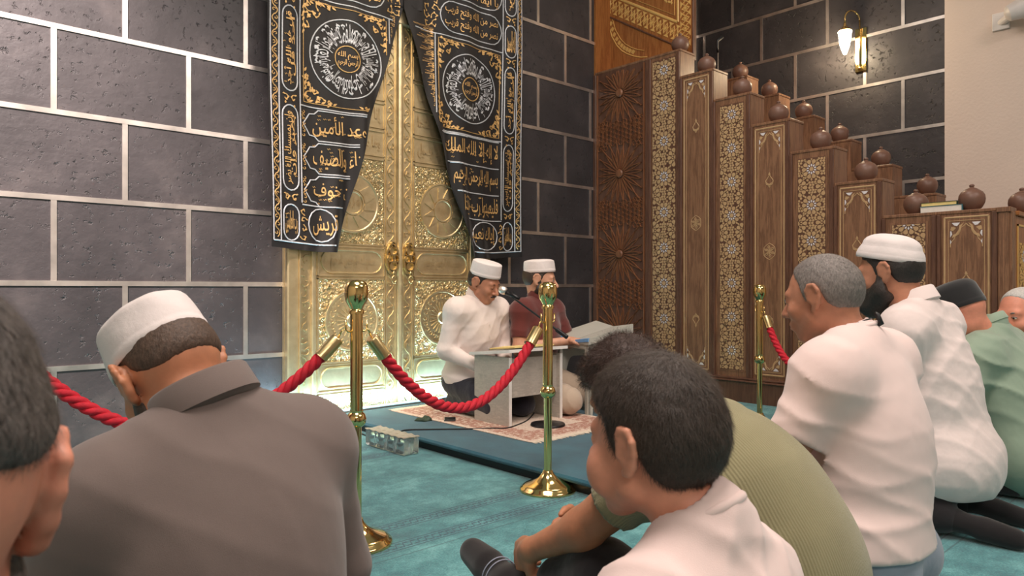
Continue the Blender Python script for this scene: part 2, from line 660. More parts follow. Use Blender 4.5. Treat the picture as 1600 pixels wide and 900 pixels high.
b = MB()
SW = 0.0138
for k in range(1, 10):
    z = k * ROW
    b.box(-8.5, -3.05, -0.006, 0.004, z - SW, z + SW)
    b.box(-1.37, 1.68, -0.006, 0.004, z - SW, z + SW)
for k in range(0, 10):
    z0, z1 = k * ROW + SW, min((k + 1) * ROW - SW, H)
    off = -4.343 if k % 2 == 0 else -4.343 + 0.3425
    x = off - 4 * TILE - (TILE if k % 2 else 0)
    while x < -3.1:
        if x > -8.5:
            b.box(x - SW, x + SW, -0.005, 0.004, z0, z1)
        x += TILE
    for x in ((-0.74, -0.055) if k % 2 else (-1.08, -0.395)):
        b.box(x - SW, x + SW, -0.005, 0.004, z0, z1)
struct(b.build('trim_1', M['steel']))
b = MB()
for k in range(1, 10):
    z = k * ROW
    b.box(1.674, 1.684, -2.454, 0, z - SW, z + SW)
for k in range(0, 10):
    z0, z1 = k * ROW + SW, min((k + 1) * ROW - SW, H)
    ys = (-0.12, -0.787, -1.458, -2.124) if k % 2 else (-0.46, -1.143, -1.80)
    for y in ys:
        b.box(1.675, 1.684, y - SW, y + SW, z0, z1)
b.box(1.655, 1.68, -0.03, 0, 0, H)
struct(b.build('trim_2', M['steel']))

# ------------------------------------------------------------------ ornament helpers
def scroll(mb, to3, x, y, r, a0, turn, w, h, leaves=True):
    """a tapering spiral tendril with leaf buds"""
    pts = []
    n = 14
    for i in range(n + 1):
        t = i / n
        a = a0 + turn * t * 1.6 * PI
        rr = r * (1 - 0.78 * t)
        pts.append((x + rr * math.cos(a), y + rr * math.sin(a)))
    mb.ribbon(pts, w, to3, h)
    if leaves:
        for i in (0, 5, 9):
            px, py = pts[i]
            a = a0 + turn * i / n * 1.6 * PI + turn * 0.5
            leaf(mb, to3, px, py, a, r * 0.42, w * 1.9, h)


def leaf(mb, to3, x, y, a, L, w, h):
    ca, sa = math.cos(a), math.sin(a)
    poly = [(0, 0), (.3, .5), (.6, .42), (1, 0), (.6, -.42), (.3, -.5)]
    mb.prism([(x + ca * u * L - sa * q * w, y + sa * u * L + ca * q * w) for u, q in poly], to3, h)


def scroll_fill(mb, to3, x0, x1, y0, y1, cell, w, h, rnd, leaves=True):
    nx = max(1, round((x1 - x0) / cell))
    ny = max(1, round((y1 - y0) / cell))
    dx, dy = (x1 - x0) / nx, (y1 - y0) / ny
    for i in range(nx):
        for j in range(ny):
            cx, cy = x0 + (i + .5) * dx, y0 + (j + .5) * dy
            tr = 1 if (i + j) % 2 else -1
            scroll(mb, to3, cx, cy, min(dx, dy) * .52, (i * 1.7 + j * 2.3) + rnd.uniform(-.4, .4), tr, w, h, leaves)


ARB = {'ا': (0xFE8D, 1), 'أ': (0xFE83, 1), 'إ': (0xFE87, 1), 'آ': (0xFE81, 1), 'ب': (0xFE8F, 3), 'ة': (0xFE93, 1), 'ت': (0xFE95, 3),
       'ث': (0xFE99, 3), 'ج': (0xFE9D, 3), 'ح': (0xFEA1, 3), 'خ': (0xFEA5, 3), 'د': (0xFEA9, 1), 'ذ': (0xFEAB, 1),
       'ر': (0xFEAD, 1), 'ز': (0xFEAF, 1), 'س': (0xFEB1, 3), 'ش': (0xFEB5, 3), 'ص': (0xFEB9, 3), 'ض': (0xFEBD, 3),
       'ط': (0xFEC1, 3), 'ظ': (0xFEC5, 3), 'ع': (0xFEC9, 3), 'غ': (0xFECD, 3), 'ف': (0xFED1, 3), 'ق': (0xFED5, 3),
       'ك': (0xFED9, 3), 'ل': (0xFEDD, 3), 'م': (0xFEE1, 3), 'ن': (0xFEE5, 3), 'ه': (0xFEE9, 3), 'و': (0xFEED, 1),
       'ى': (0xFEEF, 1), 'ي': (0xFEF1, 3)}


def shape_ar(s):
    """joined letter forms, laid out left to right"""
    s = s.replace('لا', '\uE000').replace('لإ', '\uE001')
    out = []
    for i, ch in enumerate(s):
        pv = s[i - 1] if i else ' '
        nx = s[i + 1] if i + 1 < len(s) else ' '
        pj = pv in ARB and ARB[pv][1] == 3
        if ch in '\uE000\uE001':
            out.append(chr((0xFEFB if ch == '\uE000' else 0xFEF9) + (1 if pj else 0)))
            continue
        if ch not in ARB:
            out.append(ch)
            continue
        base, k = ARB[ch]
        nj = k == 3 and (nx in ARB or nx in '\uE000\uE001')
        f = (3 if nj else 1) if pj else (2 if nj else 0)
        out.append(chr(base + f))
    return ''.join(reversed(out))


_tc = {}


def text_geo(s, res=2, fat=0.0):
    """flat outline mesh of a line of lettering, as (verts, faces) with its box"""
    key = (s, res, fat)
    if key in _tc:
        return _tc[key]
    cu = bpy.data.curves.new('t', 'FONT')
    cu.body = s
    cu.resolution_u = res
    cu.offset = fat
    o = bpy.data.objects.new('t', cu)
    COL.objects.link(o)
    dg = bpy.context.evaluated_depsgraph_get()
    me = o.evaluated_get(dg).to_mesh()
    vs = [tuple(q.co)[:2] for q in me.vertices]
    fs = [tuple(q.vertices) for q in me.polygons]
    o.evaluated_get(dg).to_mesh_clear()
    bpy.data.objects.remove(o)
    bpy.data.curves.remove(cu)
    if not vs:
        vs = [(0, 0), (1, 0), (0, 1)]
        fs = []
    xs = [q[0] for q in vs]
    ys = [q[1] for q in vs]
    _tc[key] = (vs, fs, (min(xs), max(xs), min(ys), max(ys)))
    return _tc[key]


def put_text(mb, s, to3, x0, x1, y0, y1, h, keep=None, rot=0, slant=0.0, arabic=True, fat=0.0):
    """lettering stretched into the box; rot=1 runs it up the box"""
    vs, fs, (ax, bx, ay, by) = text_geo(shape_ar(s) if arabic else s, 2, fat)
    P = []
    for (x, y) in vs:
        u, q = (x - ax) / max(bx - ax, 1e-6), (y - ay) / max(by - ay, 1e-6)
        u += slant * (q - .5)
        if rot:
            u, q = 1 - q, u
        P.append((x0 + u * (x1 - x0), y0 + q * (y1 - y0)))
    F = fs
    if keep:
        F = [f for f in fs if all(keep(*P[i]) for i in f)]
    mb.add([to3(x, y, h) for x, y in P], F)


def arc(cx, cy, r, a0, a1, n, sx=1.0, sy=1.0):
    return [(cx + r * sx * math.cos(a0 + (a1 - a0) * i / n), cy + r * sy * math.sin(a0 + (a1 - a0) * i / n)) for i in range(n + 1)]


def stadium(x0, x1, y0, y1, vert, r=None, n=8):
    """rounded-end outline"""
    if vert:
        r = (x1 - x0) / 2
        ry = min(r * 1.2, (y1 - y0) / 2)
        cx = (x0 + x1) / 2
        return arc(cx, y1 - ry, 1, 0, PI, n, r, ry) + arc(cx, y0 + ry, 1, PI, 2 * PI, n, r, ry)
    r = (y1 - y0) / 2
    rx = min(r * 1.0, (x1 - x0) / 2)
    cy = (y0 + y1) / 2
    return arc(x1 - rx, cy, 1, -PI / 2, PI / 2, n, rx, r) + arc(x0 + rx, cy, 1, PI / 2, 1.5 * PI, n, rx, r)


# ================================================================== THE GOLD DOOR
DC = -2.214
gold_door = thing('gold_door', 'tall double-leaf gold door with chased ornament behind the black curtain', 'door', (DC, 0, 0))
DT = 2.82


def dto(x, z, h):
    return (x, -0.062 - h, z)


MB().box(-0.86, 0.86, -0.03, -0.004, 0.0, DT + 0.15).build('door_backing', M['gold'], gold_door)
for sg in (-1, 1):
    b = MB().box(sg * 0.78, sg * 0.86, -0.085, -0.03, 0, DT + .15, 0.008).box(sg * 0.655, sg * 0.685, -0.075, -0.03, 0, DT, 0.006)
    b.box(sg * 0.775, sg * 0.785, -0.095, -0.03, 0, DT)
    b.build('door_jamb', M['gold'], gold_door)
    b = MB().box(sg * 0.685, sg * 0.775, -0.052, -0.03, 0, DT)
    rnd = random.Random(3 + sg)
    z = 0.05
    k = 0
    to = lambda x, z_, h: (x, -0.052 - h, z_)
    while z < DT - 0.05:
        scroll(b, to, sg * 0.73 + (0.012 if k % 2 else -0.012), z + 0.05, 0.034, k * 2.0, 1 if k % 2 else -1, 0.008, 0.006)
        z += 0.075
        k += 1
    b.build('scroll_column', M['gold'], gold_door)
    lf = MB().box(sg * 0.02, sg * 0.655, -0.062, -0.03, 0.0, DT).build('door_leaf', M['gold'], gold_door)
    # filigree fields and their raised frames
    fr = MB()
    fl = MB()
    lo, hi = sorted((sg * 0.125, sg * 0.645))

    def frame(x0, x1, z0, z1, t=0.008, h=0.010):
        for a in ((x0, x1, z0, z0 + t), (x0, x1, z1 - t, z1), (x0, x0 + t, z0, z1), (x1 - t, x1, z0, z1)):
            fr.box(a[0], a[1], -0.062 - h, -0.060, a[2], a[3])

    panels = [(0.03, 0.175), (0.38, 0.955), (1.185, 1.80)]
    for (z0, z1) in panels:
        frame(lo, hi, z0, z1)
        fl.box(lo + .01, hi - .01, -0.066, -0.061, z0 + .01, z1 - .01)
    for k in range(5):
        frame(lo, hi, 1.82 + k * .2, 2.0 + k * .2, 0.006)
    for (z0, z1) in ((0.20, 0.36), (0.98, 1.16)):
        frame(lo, hi, z0 - .012, z1 + .012, 0.006)
        fr.ribbon(stadium(lo + .03, hi - .02, z0 + .012, z1 - .012, False), 0.012, dto, 0.010, closed=True)
    fr.build('raised_frames', M['gold'], lf)
    fl.build('filigree_field', M['filigree'], lf)
    og = MB()
    rnd = random.Random(11 + sg)
    tof = lambda x, z_, h: (x, -0.066 - h, z_)
    cx = sg * 0.385
    for (z0, z1) in panels:
        scroll_fill(og, tof, lo + .02, hi - .02, z0 + .02, z1 - .02, 0.062, 0.0065, 0.006, rnd)
    for k in range(5):
        tt = ['وما محمد إلا رسول', 'إنا فتحنا لك فتحا', 'الله نور السموات', 'بسم الله الرحمن الرحيم', 'لا إله إلا الله'][k]
        put_text(og, tt, dto, lo + .04, hi - .03, 1.85 + k * .2, 1.97 + k * .2, 0.006, fat=0.012)
    put_text(og, 'بسم الله الرحمن الرحيم', dto, lo + .10, hi - .08, 1.015, 1.125, 0.006, fat=0.012)
    zc = 1.475
    disc = MB()
    disc.lathe([(0.0, -0.075), (0.19, -0.075), (0.196, -0.080), (0.205, -0.080), (0.21, -0.066)], 48, (cx, 0, zc), axis='y')
    disc.lathe([(0.0, -0.077), (0.07, -0.077), (0.074, -0.086), (0.084, -0.086), (0.088, -0.075)], 32, (cx, 0, zc), axis='y')
    tod = lambda x, z_, h: (x, -0.075 - h, z_)
    for k in range(12):
        a = 2 * PI * k / 12 + PI / 12
        ca, sa = math.cos(a), math.sin(a)
        poly = [(0.09, -0.024), (0.175, 0.0), (0.09, 0.024)]
        disc.prism([(cx + ca * u - sa * q, zc + sa * u + ca * q) for u, q in poly], tod, 0.008)
    put_text(disc, 'الله جل جلاله', tod, cx - .055, cx + .055, zc - .04, zc + .04, 0.006, fat=0.02)
    disc.build('sun_medallion', M['gold'], lf, smooth=True, auto=35)
    disc = MB()
    zc = 0.665
    disc.lathe([(0.0, -0.070), (0.19, -0.070), (0.195, -0.078), (0.205, -0.078), (0.21, -0.066)], 48, (cx, 0, zc), axis='y')
    disc.lathe([(0.0, -0.075), (0.04, -0.080), (0.05, -0.070)], 24, (cx, 0, zc), axis='y')
    tod2 = lambda x, z_, h: (x, -0.070 - h, z_)
    for k in range(24):
        a = 2 * PI * k / 24
        disc.ribbon([(cx + math.cos(a) * q, zc + math.sin(a) * q) for q in (0.055, 0.12)], 0.009, tod2, 0.008)
        scroll(disc, tod2, cx + math.cos(a) * .155, zc + math.sin(a) * .155, 0.02, a, 1, 0.006, 0.006, False)
    disc.build('rosette_medallion', M['gold'], lf, smooth=True, auto=35)
    # vertical scroll strip beside the meeting post
    st = MB()
    x0, x1 = sorted((sg * 0.028, sg * 0.115))
    st.box(x0, x0 + .006, -0.072, -0.06, 0.02, DT).box(x1 - .006, x1, -0.072, -0.06, 0.02, DT)
    z, k = 0.06, 0
    while z < DT - .06:
        s_ = 1 if k % 2 else -1
        pts = [((x0 + x1) / 2 + s_ * .026 * math.sin(t * PI), z + t * .095) for t in [i / 8 for i in range(9)]]
        st.ribbon(pts, 0.008, dto, 0.007)
        scroll(st, dto, (x0 + x1) / 2 - s_ * .008, z + .045, .022, k, s_, 0.007, 0.007)
        z += 0.09
        k += 1
    st.build('scroll_strip', M['gold'], lf)
    og.build('raised_scrollwork', M['gold'], lf)
    # pierced handle plate with a hanging ring
    hd = MB()
    hx, hz = sg * 0.072, 1.10
    toh = lambda x, z_, h: (x, -0.075 - h, z_)
    hd.ribbon(arc(hx, hz, 1, 0, 2 * PI, 20, 0.05, 0.105)[:-1], 0.02, toh, 0.022, closed=True)
    for (ox, oz, rr_) in ((0, .055, .03), (-.02, .0, .026), (.02, .0, .026), (0, -.055, .03), (0, 0.1, .018)):
        hd.ribbon(arc(hx + ox, hz + oz, rr_, 0, 2 * PI, 12)[:-1], 0.012, toh, 0.03, closed=True)
    hd.box(hx - .035, hx + .035, -0.085, -0.06, hz - .08, hz + .08, 0.006)
    ho = hd.build('door_handle', M['brass_dull'], lf)
    rg = MB().tube([(hx + .018 * math.cos(a), -0.11, hz - .15 + .024 * math.sin(a)) for a in [2 * PI * i / 14 for i in range(14)]], 0.007, 6, closed=True)
    rg.tube([(hx, -0.1, hz - .125), (hx, -0.105, hz - .09)], 0.006)
    rg.build('handle_ring', M['brass_dull'], ho, smooth=True)
MB().lathe([(0.026, 0.0), (0.026, DT)], 16, (0, -0.07, 0)).build('meeting_post', M['gold'], gold_door, smooth=True, auto=40)
MB().box(-0.86, 0.86, -0.10, -0.03, DT - .03, DT + .15, 0.01).build('door_head', M['gold'], gold_door)

led = thing('light_strip', 'thin blue glowing light strip along the foot of the gold door', 'light strip', (-2.225, -0.125, 0))
MB().box(-.825, .825, -.012, .018, 0, .062, .003).build('strip_housing', M['steel'], led)
MB().box(-.825, .825, -.012, -.002, .0625, .074, .002).build('glowing_tube', M['led'], led)

# ================================================================== THE BLACK CURTAIN
cur = thing('embroidered_curtain', 'black curtain with gold and silver calligraphy, parted in front of the gold door', 'curtain', (0, 0, 0))
CC = -2.14
CT = 3.75


def bound(sg, z):
    """inner edge of each half, measured out from the curtain's middle line"""
    t = min(1, max(0, (2.90 - z) / (2.90 - 1.14)))
    if z >= 2.90:
        return 0.08 * -sg * -1 if sg < 0 else -0.08
    return (0.08 + t * 0.56) if sg < 0 else (-0.08 + t * 0.62)


def csurf(sg, a, z, h):
    bi = bound(sg, z)
    t = max(0.0, min(1.0, (2.95 - z) / 1.8))
    e = max(0.0, 1 - abs(a - bi) / 0.22)
    y = -0.135 - 0.012 * math.sin(a * 11 + z * 1.1) - 0.006 * math.sin(a * 27 - z * 2.0)
    y -= 0.035 * e * t * math.sin(a * 34 + z * 3) + 0.03 * e * t
    x = CC + sg * a + 0.012 * math.sin(z * 2.3 + sg) * (a / 1.08)
    return (x, y - h, z + 0.012 * math.sin(a * 7) * t)


for sg in (-1, 1):
    zb = 1.135
    g = MB()
    NR, NC = 110, 60
    vs = []
    for back in (0, 1):
        for i in range(NR + 1):
            z = zb + (CT - zb) * i / NR
            for j in range(NC + 1):
                bi = bound(sg, z)
                a = bi + (1.08 - bi) * j / NC
                vs.append(csurf(sg, a, z, -0.004 * back))
    fs = []
    NN = (NR + 1) * (NC + 1)
    q = lambda i, j, k=0: k * NN + i * (NC + 1) + j
    for i in range(NR):
        for j in range(NC):
            fs.append((q(i, j), q(i, j + 1), q(i + 1, j + 1), q(i + 1, j)))
            fs.append((q(i, j, 1), q(i + 1, j, 1), q(i + 1, j + 1, 1), q(i, j + 1, 1)))
    for i in range(NR):
        fs.append((q(i, 0), q(i + 1, 0), q(i + 1, 0, 1), q(i, 0, 1)))
        fs.append((q(i, NC), q(i, NC, 1), q(i + 1, NC, 1), q(i + 1, NC)))
    for j in range(NC):
        fs.append((q(0, j), q(0, j, 1), q(0, j + 1, 1), q(0, j + 1)))
    g.add(vs, fs)
    panel = g.build('curtain_half', M['curtain'], cur, smooth=True, auto=60)
    T = lambda a, z, h: csurf(sg, a, z, 0.002 + h)
    # text reads left to right across the panel: mirror the half that lies to the left
    TX = (lambda x, z, h: csurf(-1, -x, z, 0.002 + h)) if sg < 0 else T
    keepa = lambda a, z: bound(sg, z) + 0.025 < a < 1.07
    keepx = (lambda x, z: keepa(-x, z)) if sg < 0 else keepa
    gd, sv = MB(), MB()
    rnd = random.Random(21 + sg)

    def xs(a0, a1):
        return (-a1, -a0) if sg < 0 else (a0, a1)

    def cut(pts):
        run, out = [], []
        for p_ in pts:
            if keepa(*p_):
                run.append(p_)
            else:
                if len(run) > 1:
                    out.append(run)
                run = []
        if len(run) > 1:
            out.append(run)
        return out

    def cord(pts, w=0.009, mb=None, closed=False):
        dense = []
        pp = pts + ([pts[0]] if closed else [])
        for (p0, p1) in zip(pp, pp[1:]):
            n = max(1, int(math.hypot(p1[0] - p0[0], p1[1] - p0[1]) / 0.03))
            dense += [(p0[0] + (p1[0] - p0[0]) * i / n, p0[1] + (p1[1] - p0[1]) * i / n) for i in range(n)]
        dense.append(pp[-1])
        for run in cut(dense):
            (mb or sv).ribbon(run, w, T, 0.003)

    # outer scroll border and straight cords
    cord([(1.065, 1.18), (1.065, CT)])
    cord([(1.01, 1.18), (1.01, CT)])
    cord([(0.865, 1.44), (0.865, CT)])
    cord([(0.20, 2.07), (0.20, 2.79)])
    cord([(bound(sg, 1.18) + .03, 1.18), (1.065, 1.18)])
    z, k = 1.20, 0
    while z < CT - .05:
        s_ = 1 if k % 2 else -1
        gd.ribbon([(1.0375 + s_ * .016 * math.sin(t * PI), z + t * .055) for t in [i / 6 for i in range(7)]], 0.007, T, 0.003)
        scroll(gd, T, 1.0375 - s_ * .006, z + .03, .013, k, s_, 0.006, 0.003, False)
        z += 0.05
        k += 1
    # column of upright cartouches
    cas = [(1.19, 1.42, 'رب العالمين'), (1.51, 2.05, 'وإن يمسسك الله بضر'), (2.14, 2.68, 'قل هو الله أحد'), (2.76, 3.02, 'الله الصمد'), (3.10, 3.64, 'إن الله بكل شيء')]
    for i, (z0, z1, tx) in enumerate(cas):
        cord(stadium(0.885, 0.99, z0, z1, True), closed=True)
        x0, x1 = xs(0.898, 0.978)
        r1 = z1 - z0 > 0.4
        put_text(gd, tx, TX, x0, x1 - .022 * (1 if r1 else 0), z0 + .04, z1 - .04, 0.003, keepx, rot=1 if r1 else 0, fat=0.014)
        if r1:
            put_text(gd, tx.split()[-1] + ' ' + tx.split()[0], TX, x0 + .035, x1, z0 + .10, z1 - .06, 0.003, keepx, rot=1, fat=.014)
        for _ in range(14 if r1 else 5):
            a_, z_ = rnd.uniform(.90, .975), rnd.uniform(z0 + .05, z1 - .05)
            gd.ribbon([(a_ - .007, z_), (a_, z_ + .006), (a_ + .004, z_ - .003), (a_ + .010, z_ + .005)], .004, T, .002)
        zg = (z1 + 0.045)
        for q_ in (-1, 1):
            scroll(gd, T, 0.94 + q_ * .028, zg, .022, PI / 2 - q_ * .6, q_, 0.008, 0.003)
            leaf(gd, T, 0.94 + q_ * .03, zg - .04 if i else zg, PI / 2 * q_, .02, .012, .003)
    # square with round medallion
    for zz in (2.07, 2.79):
        cord([(0.865, zz), (bound(sg, zz) + .02, zz)])
    mc, mz = 0.53, 2.43
    for (x0, x1, z0, z1) in ((0.215, 0.85, 2.085, 2.775),):
        gd_pts = [(x0 + .012, z0 + .012), (x1 - .012, z0 + .012), (x1 - .012, z1 - .012), (x0 + .012, z1 - .012)]
        cord(gd_pts, 0.006, gd, True)
        for (qx, qz) in ((-1, -1), (1, -1), (1, 1), (-1, 1)):
            ox, oz = (x0 if qx < 0 else x1), (z0 if qz < 0 else z1)
            for (dx, dz, r_, a_) in ((.05, .05, .04, 0), (.12, .035, .03, 1), (.035, .12, .03, 2), (.18, .03, .022, 3), (.03, .18, .022, 4), (.095, .095, .024, 5)):
                px_, pz_ = ox - qx * dx, oz - qz * dz
                if keepa(px_, pz_) and math.hypot(px_ - mc, pz_ - mz) > .285:
                    scroll(gd, T, px_, pz_, r_, a_ + (qx + 1) + (qz + 1), qx * qz, 0.009, 0.003)
                    leaf(gd, T, px_, pz_, a_ * 1.3, r_ * 1.1, 0.018, .0035)
            for i in range(5):
                t = i / 5
                px_, pz_ = ox - qx * (.05 + .2 * t), oz - qz * (.018)
                if keepa(px_, pz_):
                    leaf(gd, T, px_, pz_, (PI if qx > 0 else 0) + .5 * qz * qx, .035, .014, .003)
                px_, pz_ = ox - qx * .018, oz - qz * (.05 + .2 * t)
                if keepa(px_, pz_):
                    leaf(gd, T, px_, pz_, (-PI / 2 if qz > 0 else PI / 2) + .5, .035, .014, .003)
    cord(arc(mc, mz, 0.262, 0, 2 * PI, 48)[:-1], 0.009, sv, True)
    cord(arc(mc, mz, 0.088, 0, 2 * PI, 24)[:-1], 0.008, gd, True)
    words = 'محمد رسول الله والذين معه أشداء على الكفار رحماء بينهم تراهم ركعا سجدا يبتغون فضلا'
    ww = words.split()
    for ringr, rh, cnt in ((0.105, 0.135, len(ww)),):
        for i, w_ in enumerate(ww):
            a1 = PI / 2 - 2 * PI * i / cnt
            span = 2 * PI / cnt * .96

            def RT3(u, q_, h, a1=a1, span=span):
                an = a1 - u * span
                rr2 = ringr + q_ * rh
                x_ = rr2 * math.cos(an)
                return TX((mc if sg > 0 else -mc) + x_, mz + rr2 * math.sin(an), h)
            put_text(sv, w_, RT3, 0.0, 1.0, 0.0, 1.0, 0.003, fat=0.004)
            # small vowel marks
            for _ in range(3):
                u_, q_ = rnd.random(), rnd.uniform(.55, 1.0)
                a_ = rnd.random() * PI
                x_ = RT3(u_, q_, 0)
                sv.ribbon([(0, 0), (.3, .08), (.55, -.04)], 0.18, lambda X_, Z_, h, u_=u_, q_=q_: RT3(u_ + X_ * .5, q_ + Z_ * .6, h), 0.003)
    x0, x1 = (mc - .07, mc + .07) if sg > 0 else (-mc - .07, -mc + .07)
    put_text(gd, 'بسم الله', TX, x0, x1, mz - .005, mz + .05, 0.003, fat=0.015)
    put_text(gd, 'الرحمن الرحيم', TX, x0, x1, mz - .055, mz - .002, 0.003, fat=0.015)
    # rows of large calligraphy below
    rows = ([('صادق الوعد الأمين'), ('رحلة الشتاء والصيف'), ('وآمنهم من خوف')] if sg < 0 else
            [('لا إله إلا الله الملك'), ('بسم الله الرحمن الرحيم'), ('فليعبدوا رب هذا')])
    for i, tx in enumerate(rows):
        z1 = 2.06 - i * .214
        z0 = z1 - .206
        # lobed outline at the outer end
        zm = (z0 + z1) / 2
        lob = [(0.40, z1 - .004), (0.74, z1 - .004), (0.765, z1 - .03), (0.80, z1 - .035), (0.815, z1 - .06), (0.845, zm),
               (0.815, z0 + .06), (0.80, z0 + .035), (0.765, z0 + .03), (0.74, z0 + .004), (0.40, z0 + .004)]
        if sg > 0:
            lob = [(bound(sg, z1), z1), (0.84, z1)]
        cord(lob)
        cord([(bound(sg, z1) + .02, z1 - .004), (0.5, z1 - .004)])
        bi = bound(sg, zm) + .045
        if sg < 0:
            x0, x1 = -0.78, -0.12 if i == 0 else -0.22
            put_text(gd, tx, TX, x0 + .0, x1, z0 + .03, z1 - .03, 0.003, keepx, fat=0.006)
            for q_ in range(7):
                scroll(gd, T, 0.842, z0 + .03 + q_ * .025, .013, q_, 1 if q_ % 2 else -1, 0.006, 0.003, False)
        else:
            put_text(gd, tx, TX, bi, 0.83, z0 + .025, z1 - .025, 0.003, keepx, fat=0.006)
        for _ in range(16):
            a_, z_ = rnd.uniform(bi, .78), rnd.uniform(z0 + .02, z1 - .02)
            if keepa(a_ + .02, z_) and keepa(a_ - .02, z_):
                th = rnd.random() * PI
                gd.ribbon([(a_ - .010, z_), (a_ - .003, z_ + .007), (a_ + .003, z_ - .003), (a_ + .010, z_ + .006)], 0.0045, T, 0.002)
    cord([(0.865, 1.43), (bound(sg, 1.43) + .02, 1.43)])
    # bottom row of roundels
    for (cx_, w_) in ((0.715 if sg < 0 else 0.75, .1),):
        cord(stadium(bound(sg, 1.2) + .03, .82, 1.20, 1.415, False), closed=True)
        x0, x1 = xs(bound(sg, 1.3) + .05, .79)
        put_text(gd, 'إياك نعبد' if sg > 0 else 'قريش', TX, x0, x1, 1.24, 1.38, 0.003, keepx, fat=0.006)
    for q_ in range(4):
        scroll(gd, T, 0.855, 1.22 + q_ * .055, .02, q_ * 1.5, 1 if q_ % 2 else -1, 0.007, 0.003)
    # cartouches over the square
    for (z0, z1, tx) in ((2.83, 3.06, 'نصر من الله وفتح قريب'), (3.10, 3.34, 'يا أيها الذين آمنوا')):
        cord(stadium(.24, .85, z0, z1, False), closed=True)
        x0, x1 = xs(.28, .81)
        for jj in range(2):
            put_text(gd, tx, TX, x0, x1, z0 + .02 + jj * .095, z0 + .11 + jj * .095, 0.003, keepx, fat=0.006)
        scroll_fill(gd, T, .10, .23, z0, z1, 0.06, .007, .003, rnd)
    # narrow inscription beside the parting
    for z_ in [2.1 + .085 * i for i in range(9)]:
        bi = bound(sg, z_)
        if .20 - bi > .05:
            x0, x1 = xs(bi + .03, .19)
            put_text(gd, 'الحمد لله', TX, x0, x1, z_ - .035, z_ + .04, 0.003, keepx, rot=1, fat=0.004)
    zs = [1.14 + (2.9 - 1.14) * i / 40 for i in range(41)]
    gd.build('gold_embroidery', M['gold_thread'], panel, fix=False)
    sv.build('silver_embroidery', M['silver_thread'], panel, fix=False)
MB().tube([(-3.35, -0.13, CT), (-0.95, -0.13, CT)], 0.02, 12).build('curtain_rod', M['brass'], cur, smooth=True)
for x in (-3.3, -2.14, -1.0):
    MB().tube([(x, -0.13, CT), (x, 0.0, CT)], 0.012, 8).build('rod_bracket', M['brass'], cur, smooth=True)

# ================================================================== THE PULPIT (MINBAR)
minbar = thing('stepped_pulpit', 'tall stepped walnut pulpit with star inlay panels along the right wall', 'pulpit', (0, 0, 0))


def face(off):
    """face at x = off looking towards -x; s runs towards the hall, z up"""
    return lambda s, z, h: (off - h, -s, z)


SB = [0.015, 0.958, 1.275, 1.601, 1.92, 2.246, 2.568, 2.90, 3.232]
ZT = [2.91, 2.674, 2.415, 2.155, 1.90, 1.633, 1.377, 1.377]
PW = 0.21
for i in range(8):
    s0, s1 = SB[i], SB[i + 1]
    b = MB().box(0, PW, -s1, -s0, 0.19, ZT[i] - 0.022)
    b.box(-0.006, PW + .004, -s1 - .004, -s0, ZT[i] - 0.022, ZT[i], 0.004)
    b.build('parapet_block', M['walnut'], minbar)
    # far parapet
    if i < 7:
        zt = ZT[i]
        b = MB().box(1.09, 1.30, -s1, -s0, 0.19, zt - .022).box(1.085, 1.305, -s1 - .004, -s0, zt - .022, zt, .004)
        b.build('far_parapet_block', M['walnut'], minbar)
    # tread between the parapets
    MB().box(PW, 1.09, -s1, -s0 + .0, 0.0, ZT[i] - 0.95 if ZT[i] - .95 > .1 else 0.12 + .02 * (8 - i)).build('stair_tread', M['walnut_dark'], minbar)
b = MB().box(1.085, 1.305, -3.232, -2.90, 0.19, 1.42, 0.004)
b.build('far_parapet_block', M['walnut'], minbar)
b = MB().box(-0.03, PW + .02, -3.25, 0, 0, 0.155).box(-0.045, PW, -3.26, 0, 0.155, 0.172, 0.006).box(-0.03, PW, -3.245, 0, 0.172, 0.192, 0.006)
b.build('plinth', M['walnut_dark'], minbar)
MB().box(1.07, 1.32, -3.25, 0, 0, 0.19, 0.005).build('far_plinth', M['walnut_dark'], minbar)


def stile(s0, s1, z0, z1, out, m='walnut_dark', name='stile'):
    MB().box(-out, 0.0, -s1, -s0, z0, z1, 0.004).build(name, M[m], minbar)


for i in range(1, 9):
    zt = ZT[i - 1] if i < 8 else ZT[7]
    s = SB[i]
    stile(s - .034, s - .002, 0.19, ZT[i - 1] - .022, 0.014)
    if i < 8:
        stile(s + .0, s + .022, 0.19, ZT[i] - .022, 0.020)
stile(0.0, 0.035, 0.19, 2.888, 0.016)
stile(0.602, 0.66, 0.19, 2.888, 0.016)


def kite(c, a, r0, r1, w, k=0.62):
    ca, sa = math.cos(a), math.sin(a)
    pl = [(r0, 0), (r0 + (r1 - r0) * (1 - k), w), (r1, 0), (r0 + (r1 - r0) * (1 - k), -w)]
    return [(c[0] + ca * u - sa * q, c[1] + sa * u + ca * q) for u, q in pl]


def drop(c, a, r0, r1, w):
    """teardrop, point towards the middle"""
    ca, sa = math.cos(a), math.sin(a)
    L = r1 - r0
    pl = [(r0, 0), (r0 + .45 * L, w * .82), (r0 + .68 * L, w), (r0 + .9 * L, w * .7), (r1, 0), (r0 + .9 * L, -w * .7), (r0 + .68 * L, -w), (r0 + .45 * L, -w * .82)]
    return [(c[0] + ca * u - sa * q, c[1] + sa * u + ca * q) for u, q in pl]


